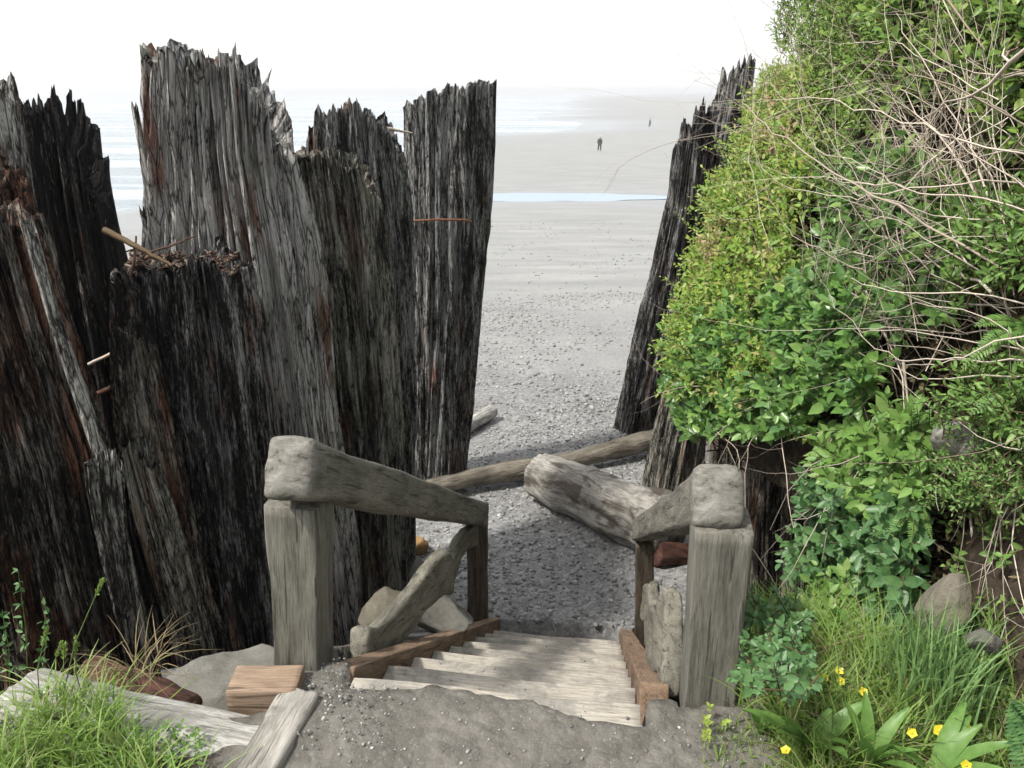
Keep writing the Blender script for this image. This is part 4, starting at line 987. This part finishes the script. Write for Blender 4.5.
# buttercups
fl = [(824, 677, 'yellow buttercup left of the pair in the grass'), (839, 671, 'upper yellow buttercup of the pair'), (840, 681, 'lower yellow buttercup of the pair'), (863, 692, 'yellow buttercup right of the pair'), (852, 719, 'yellow buttercup over the strap leaves'),
      (912, 733, 'yellow buttercup left of the largest one'), (939, 731, 'largest yellow buttercup, lower right'), (786, 751, 'yellow buttercup at the bottom near the post'), (757, 671, 'tiny yellow buttercup near the handrail post'), (966, 765, 'pale yellow buttercup at the bottom edge'), (968, 727, 'tiny yellow buttercup right of the largest')]
for i, (px, py, lab) in enumerate(fl):
    rng = np.random.default_rng(640 + i); yc = np.interp(py, [670, 765], [1.72, 1.38]); c_ = np.array(at(px, py, yc)); root = thing('buttercup', lab, 'flower', (c_[0], c_[1], zt(c_[0], c_[1])), 'buttercups')
    s_ = MB(); b0_ = np.array([c_[0] + rng.normal() * .02, c_[1] + .02, min(zt(c_[0], c_[1]), c_[2] - .06)])
    tube(s_, [b0_, (b0_ + c_) / 2 + rng.normal(size=3) * .01, c_], .0013, 4); keep(s_.build('stem', M['gstem']), root)
    p_ = MB(); a = np.arange(5) * 1.2566 + rng.uniform(0, 1); ax_ = unit(np.array([-.1, -.5, .9]) + rng.normal(size=3) * .25); e1 = unit(np.cross(ax_, [1, 0, 0])); e2 = np.cross(ax_, e1)
    dd = np.cos(a)[:, None] * e1 + np.sin(a)[:, None] * e2 + ax_ * .45
    sz = .017 if i == 6 else (.008 if i in (8, 10) else .0135)
    leaves(p_, np.repeat(c_[None], 5, 0), dd, np.repeat(ax_[None], 5, 0), sz, sz * 1.25); keep(p_.build('petals', L['yellow']), root)
    q_ = MB(); q_.add(IV0 * .0035 * sz / .0135 + c_ + ax_ * .003, IF0); keep(q_.build('flower_centre', L['yellow']), root)
# seed headed grasses at left
def seedgrass(label, p0, p1, head, seed):
    rng = np.random.default_rng(seed); p0, p1 = np.array(p0), np.array(p1)
    root = thing('seeding_grass', label, 'grass', tuple(p0), 'grass stalks with seed heads')
    s_ = MB(); mid_ = (p0 + p1) / 2 + np.array([-.01, 0, .01]); tube(s_, [p0, mid_, p1], [.002, .0016, .0012], 4); keep(s_.build('stalk', M['gstem']), root)
    h_ = MB(); d = unit(p1 - mid_); n = 70; t = rng.uniform(0, 1, n); O = p1 + d * (head * (t - .3))[:, None] + rng.normal(size=(n, 3)) * .0022
    leaves(h_, O, d + rng.normal(size=(n, 3)) * .35, rng.normal(size=(n, 3)), .011, .004); keep(h_.build('seed_head', L['grass']), root)
    l_ = MB(); blades(l_, rng, np.repeat(p0[None], 5, 0), rng.uniform(.1, .2, 5), .007, rng.uniform(.5, 1.2, 5), 6); keep(l_.build('blade', L['grass']), root)
for i, (x0, y0, x1, y1, h, lab) in enumerate([(62, 700, 98, 590, .055, 'tallest seed headed grass stalk leaning over the dark pilings'), (85, 705, 76, 648, .05, 'seed headed grass stalk just right of the leftmost'), (40, 705, 44, 640, .06, 'leftmost seed headed grass stalk'),
        (48, 710, 58, 652, .045, 'short seed headed grass stalk in the middle of the group'), (70, 712, 64, 655, .04, 'slim seed headed grass stalk behind the others'), (150, 740, 170, 722, .03, 'small dark seed stalk in front of the white log')]):
    seedgrass(lab, at(x0, y0, 1.75), at(x1, y1, 1.72 + .02 * i), h, 660 + i)
bz = thing('weed', 'spindly yellow green weed against the rotten left piling', 'plant', tuple(at(20, 640, 2.1)))
rng = np.random.default_rng(5); lf, sm = MB(), MB()
for (x0, y0, x1, y1) in [(28, 690, 18, 570), (40, 690, 45, 600), (10, 690, 2, 610)]:
    a_, b_ = np.array(at(x0, y0, 2.1)), np.array(at(x1, y1, 2.1)); tube(sm, [a_, (a_ + b_) / 2 + [.01, 0, 0], b_], [.002, .0016, .001], 4)
    t = rng.uniform(.15, 1, 26); leaves(lf, a_ + (b_ - a_) * t[:, None], rng.normal(size=(26, 3)) + [0, 0, .3], rng.normal(size=(26, 3)) * .4 + [0, -.4, 1], .026, .012)
keep(lf.build('foliage', L['deep']), bz); keep(sm.build('stem', M['gstem']), bz)
sd = thing('seedling', 'small pale leaved seedling at the foot of the right post', 'plant', tuple(at(706, 722, 1.68)))
lf = MB(); O = np.array(at(706, 722, 1.68))[None] + rng.normal(size=(7, 3)) * [.02, .02, .005]; shoots(lf, rng, O, unit(rng.normal(size=(7, 3)) * .4 + [0, 0, 1]), 6, .03, .02, .014); keep(lf.build('foliage', L['lime']), sd)

# ------------------------------------------------------------------ people far out on the sand
def skin_mesh(name, verts, edges, radii, mat, parent, loc):
    me = bpy.data.meshes.new(name); me.from_pydata(verts, edges, []); o = bpy.data.objects.new(name, me); COL.objects.link(o)
    md = o.modifiers.new('skin', 'SKIN'); 
    for i, r in enumerate(radii): me.skin_vertices[0].data[i].radius = (r, r) if not isinstance(r, tuple) else r
    me.skin_vertices[0].data[0].use_root = True
    sb = o.modifiers.new('sub', 'SUBSURF'); sb.levels = 1; sb.render_levels = 2
    me.materials.append(mat); o.parent = parent; return o
def flat(name, c, r=.85): 
    k = NT(name); n = k.noise(k.coord('Object'), 20, 3); k.color(k.mix(.2, c, k.ramp(n, [(0, .0), (1, .3)]))); k.rough(r); return k.m
def person(label, loc, rz, seed, top, legs, hatc):
    root = thing('person', label, 'person', loc, 'people far off on the sand'); root.rotation_euler.z = rz
    s = 1.0
    V = [(0, 0, .95), (0, .01, 1.12), (0, .02, 1.36), (0, .01, 1.48), (0, -.01, 1.56), (0, -.02, 1.64), (0, -.02, 1.72),
         (.10, 0, .90), (.12, -.06, .50), (.12, .05, .09), (.12, -.10, .05), (-.10, 0, .90), (-.12, .10, .50), (-.12, .24, .12), (-.12, .12, .06),
         (.19, .02, 1.40), (.25, .04, 1.14), (.24, -.10, .92), (.24, -.15, .85), (-.19, .02, 1.40), (-.25, -.02, 1.14), (-.24, .08, .92), (-.24, .10, .84)]
    E = [(0, 1), (1, 2), (2, 3), (3, 4), (4, 5), (5, 6), (0, 7), (7, 8), (8, 9), (9, 10), (0, 11), (11, 12), (12, 13), (13, 14), (2, 15), (15, 16), (16, 17), (17, 18), (2, 19), (19, 20), (20, 21), (21, 22)]
    Rr = [.15, .14, .17, .07, .065, .10, .09, .10, .07, .05, .045, .10, .07, .05, .045, .07, .05, .04, .04, .07, .05, .04, .04]
    skin_mesh('body', V, E, Rr, flat('skin_tone', (.45, .30, .22)), root, loc)
    skin_mesh('jacket', [(0, 0, .90), (0, .01, 1.12), (0, .02, 1.36), (.19, .02, 1.40), (.25, .04, 1.14), (.24, -.09, .94), (-.19, .02, 1.40), (-.25, -.02, 1.14), (-.24, .07, .94)],
              [(0, 1), (1, 2), (2, 3), (3, 4), (4, 5), (2, 6), (6, 7), (7, 8)], [.20, .18, .20, .095, .075, .06, .095, .075, .06], flat('jacket_cloth', top), root, loc)
    skin_mesh('trousers', [(0, 0, .93), (.10, 0, .88), (.12, -.06, .50), (.12, .05, .12), (-.10, 0, .88), (-.12, .10, .50), (-.12, .23, .15)],
              [(0, 1), (1, 2), (2, 3), (0, 4), (4, 5), (5, 6)], [.17, .125, .095, .075, .125, .095, .075], flat('trouser_cloth', legs), root, loc)
    h = MB(); h.add(IV0 * [.115, .125, .08] + [0, -.02, 1.73], IF0); h.build('hat', flat('hat_cloth', hatc), root)
px, py_ = 10.25, 97.0
person('walker in dark clothes and pale hat out on the sand', (px, py_, zt(px, py_) - .01), .3, 1, (.03, .03, .035), (.04, .045, .055), (.75, .75, .75))
q = at(650, 122, 170.0); person('fainter distant walker near the water beyond the first', (q.x, 170.0, zt(q.x, 170.0) - .01), 1.2, 2, (.10, .10, .12), (.06, .06, .07), (.3, .25, .2))

# ------------------------------------------------------------------ sea haze
HB = MB(); hx, hy0, hy1, hz0, hz1 = 900, -40, 2500, -22, 6.5
c8 = [(x, y, z) for x in (-hx, hx) for y in (hy0, hy1) for z in (hz0, hz1)]
HB.add(c8, [[0, 1, 3, 2], [4, 6, 7, 5], [0, 4, 5, 1], [2, 3, 7, 6], [0, 2, 6, 4], [1, 5, 7, 3]])
hm = bpy.data.materials.new('sea_haze'); hm.use_nodes = True; hn = hm.node_tree; hn.nodes.clear()
pv = hn.nodes.new('ShaderNodeVolumePrincipled'); pv.inputs['Color'].default_value = (.97, .985, 1, 1); pv.inputs['Density'].default_value = .0010
pv.inputs['Anisotropy'].default_value = 0.2
ho = hn.nodes.new('ShaderNodeOutputMaterial'); hn.links.new(pv.outputs[0], ho.inputs['Volume'])
tag(HB.build('haze', hm, smooth=False), kind='stuff')
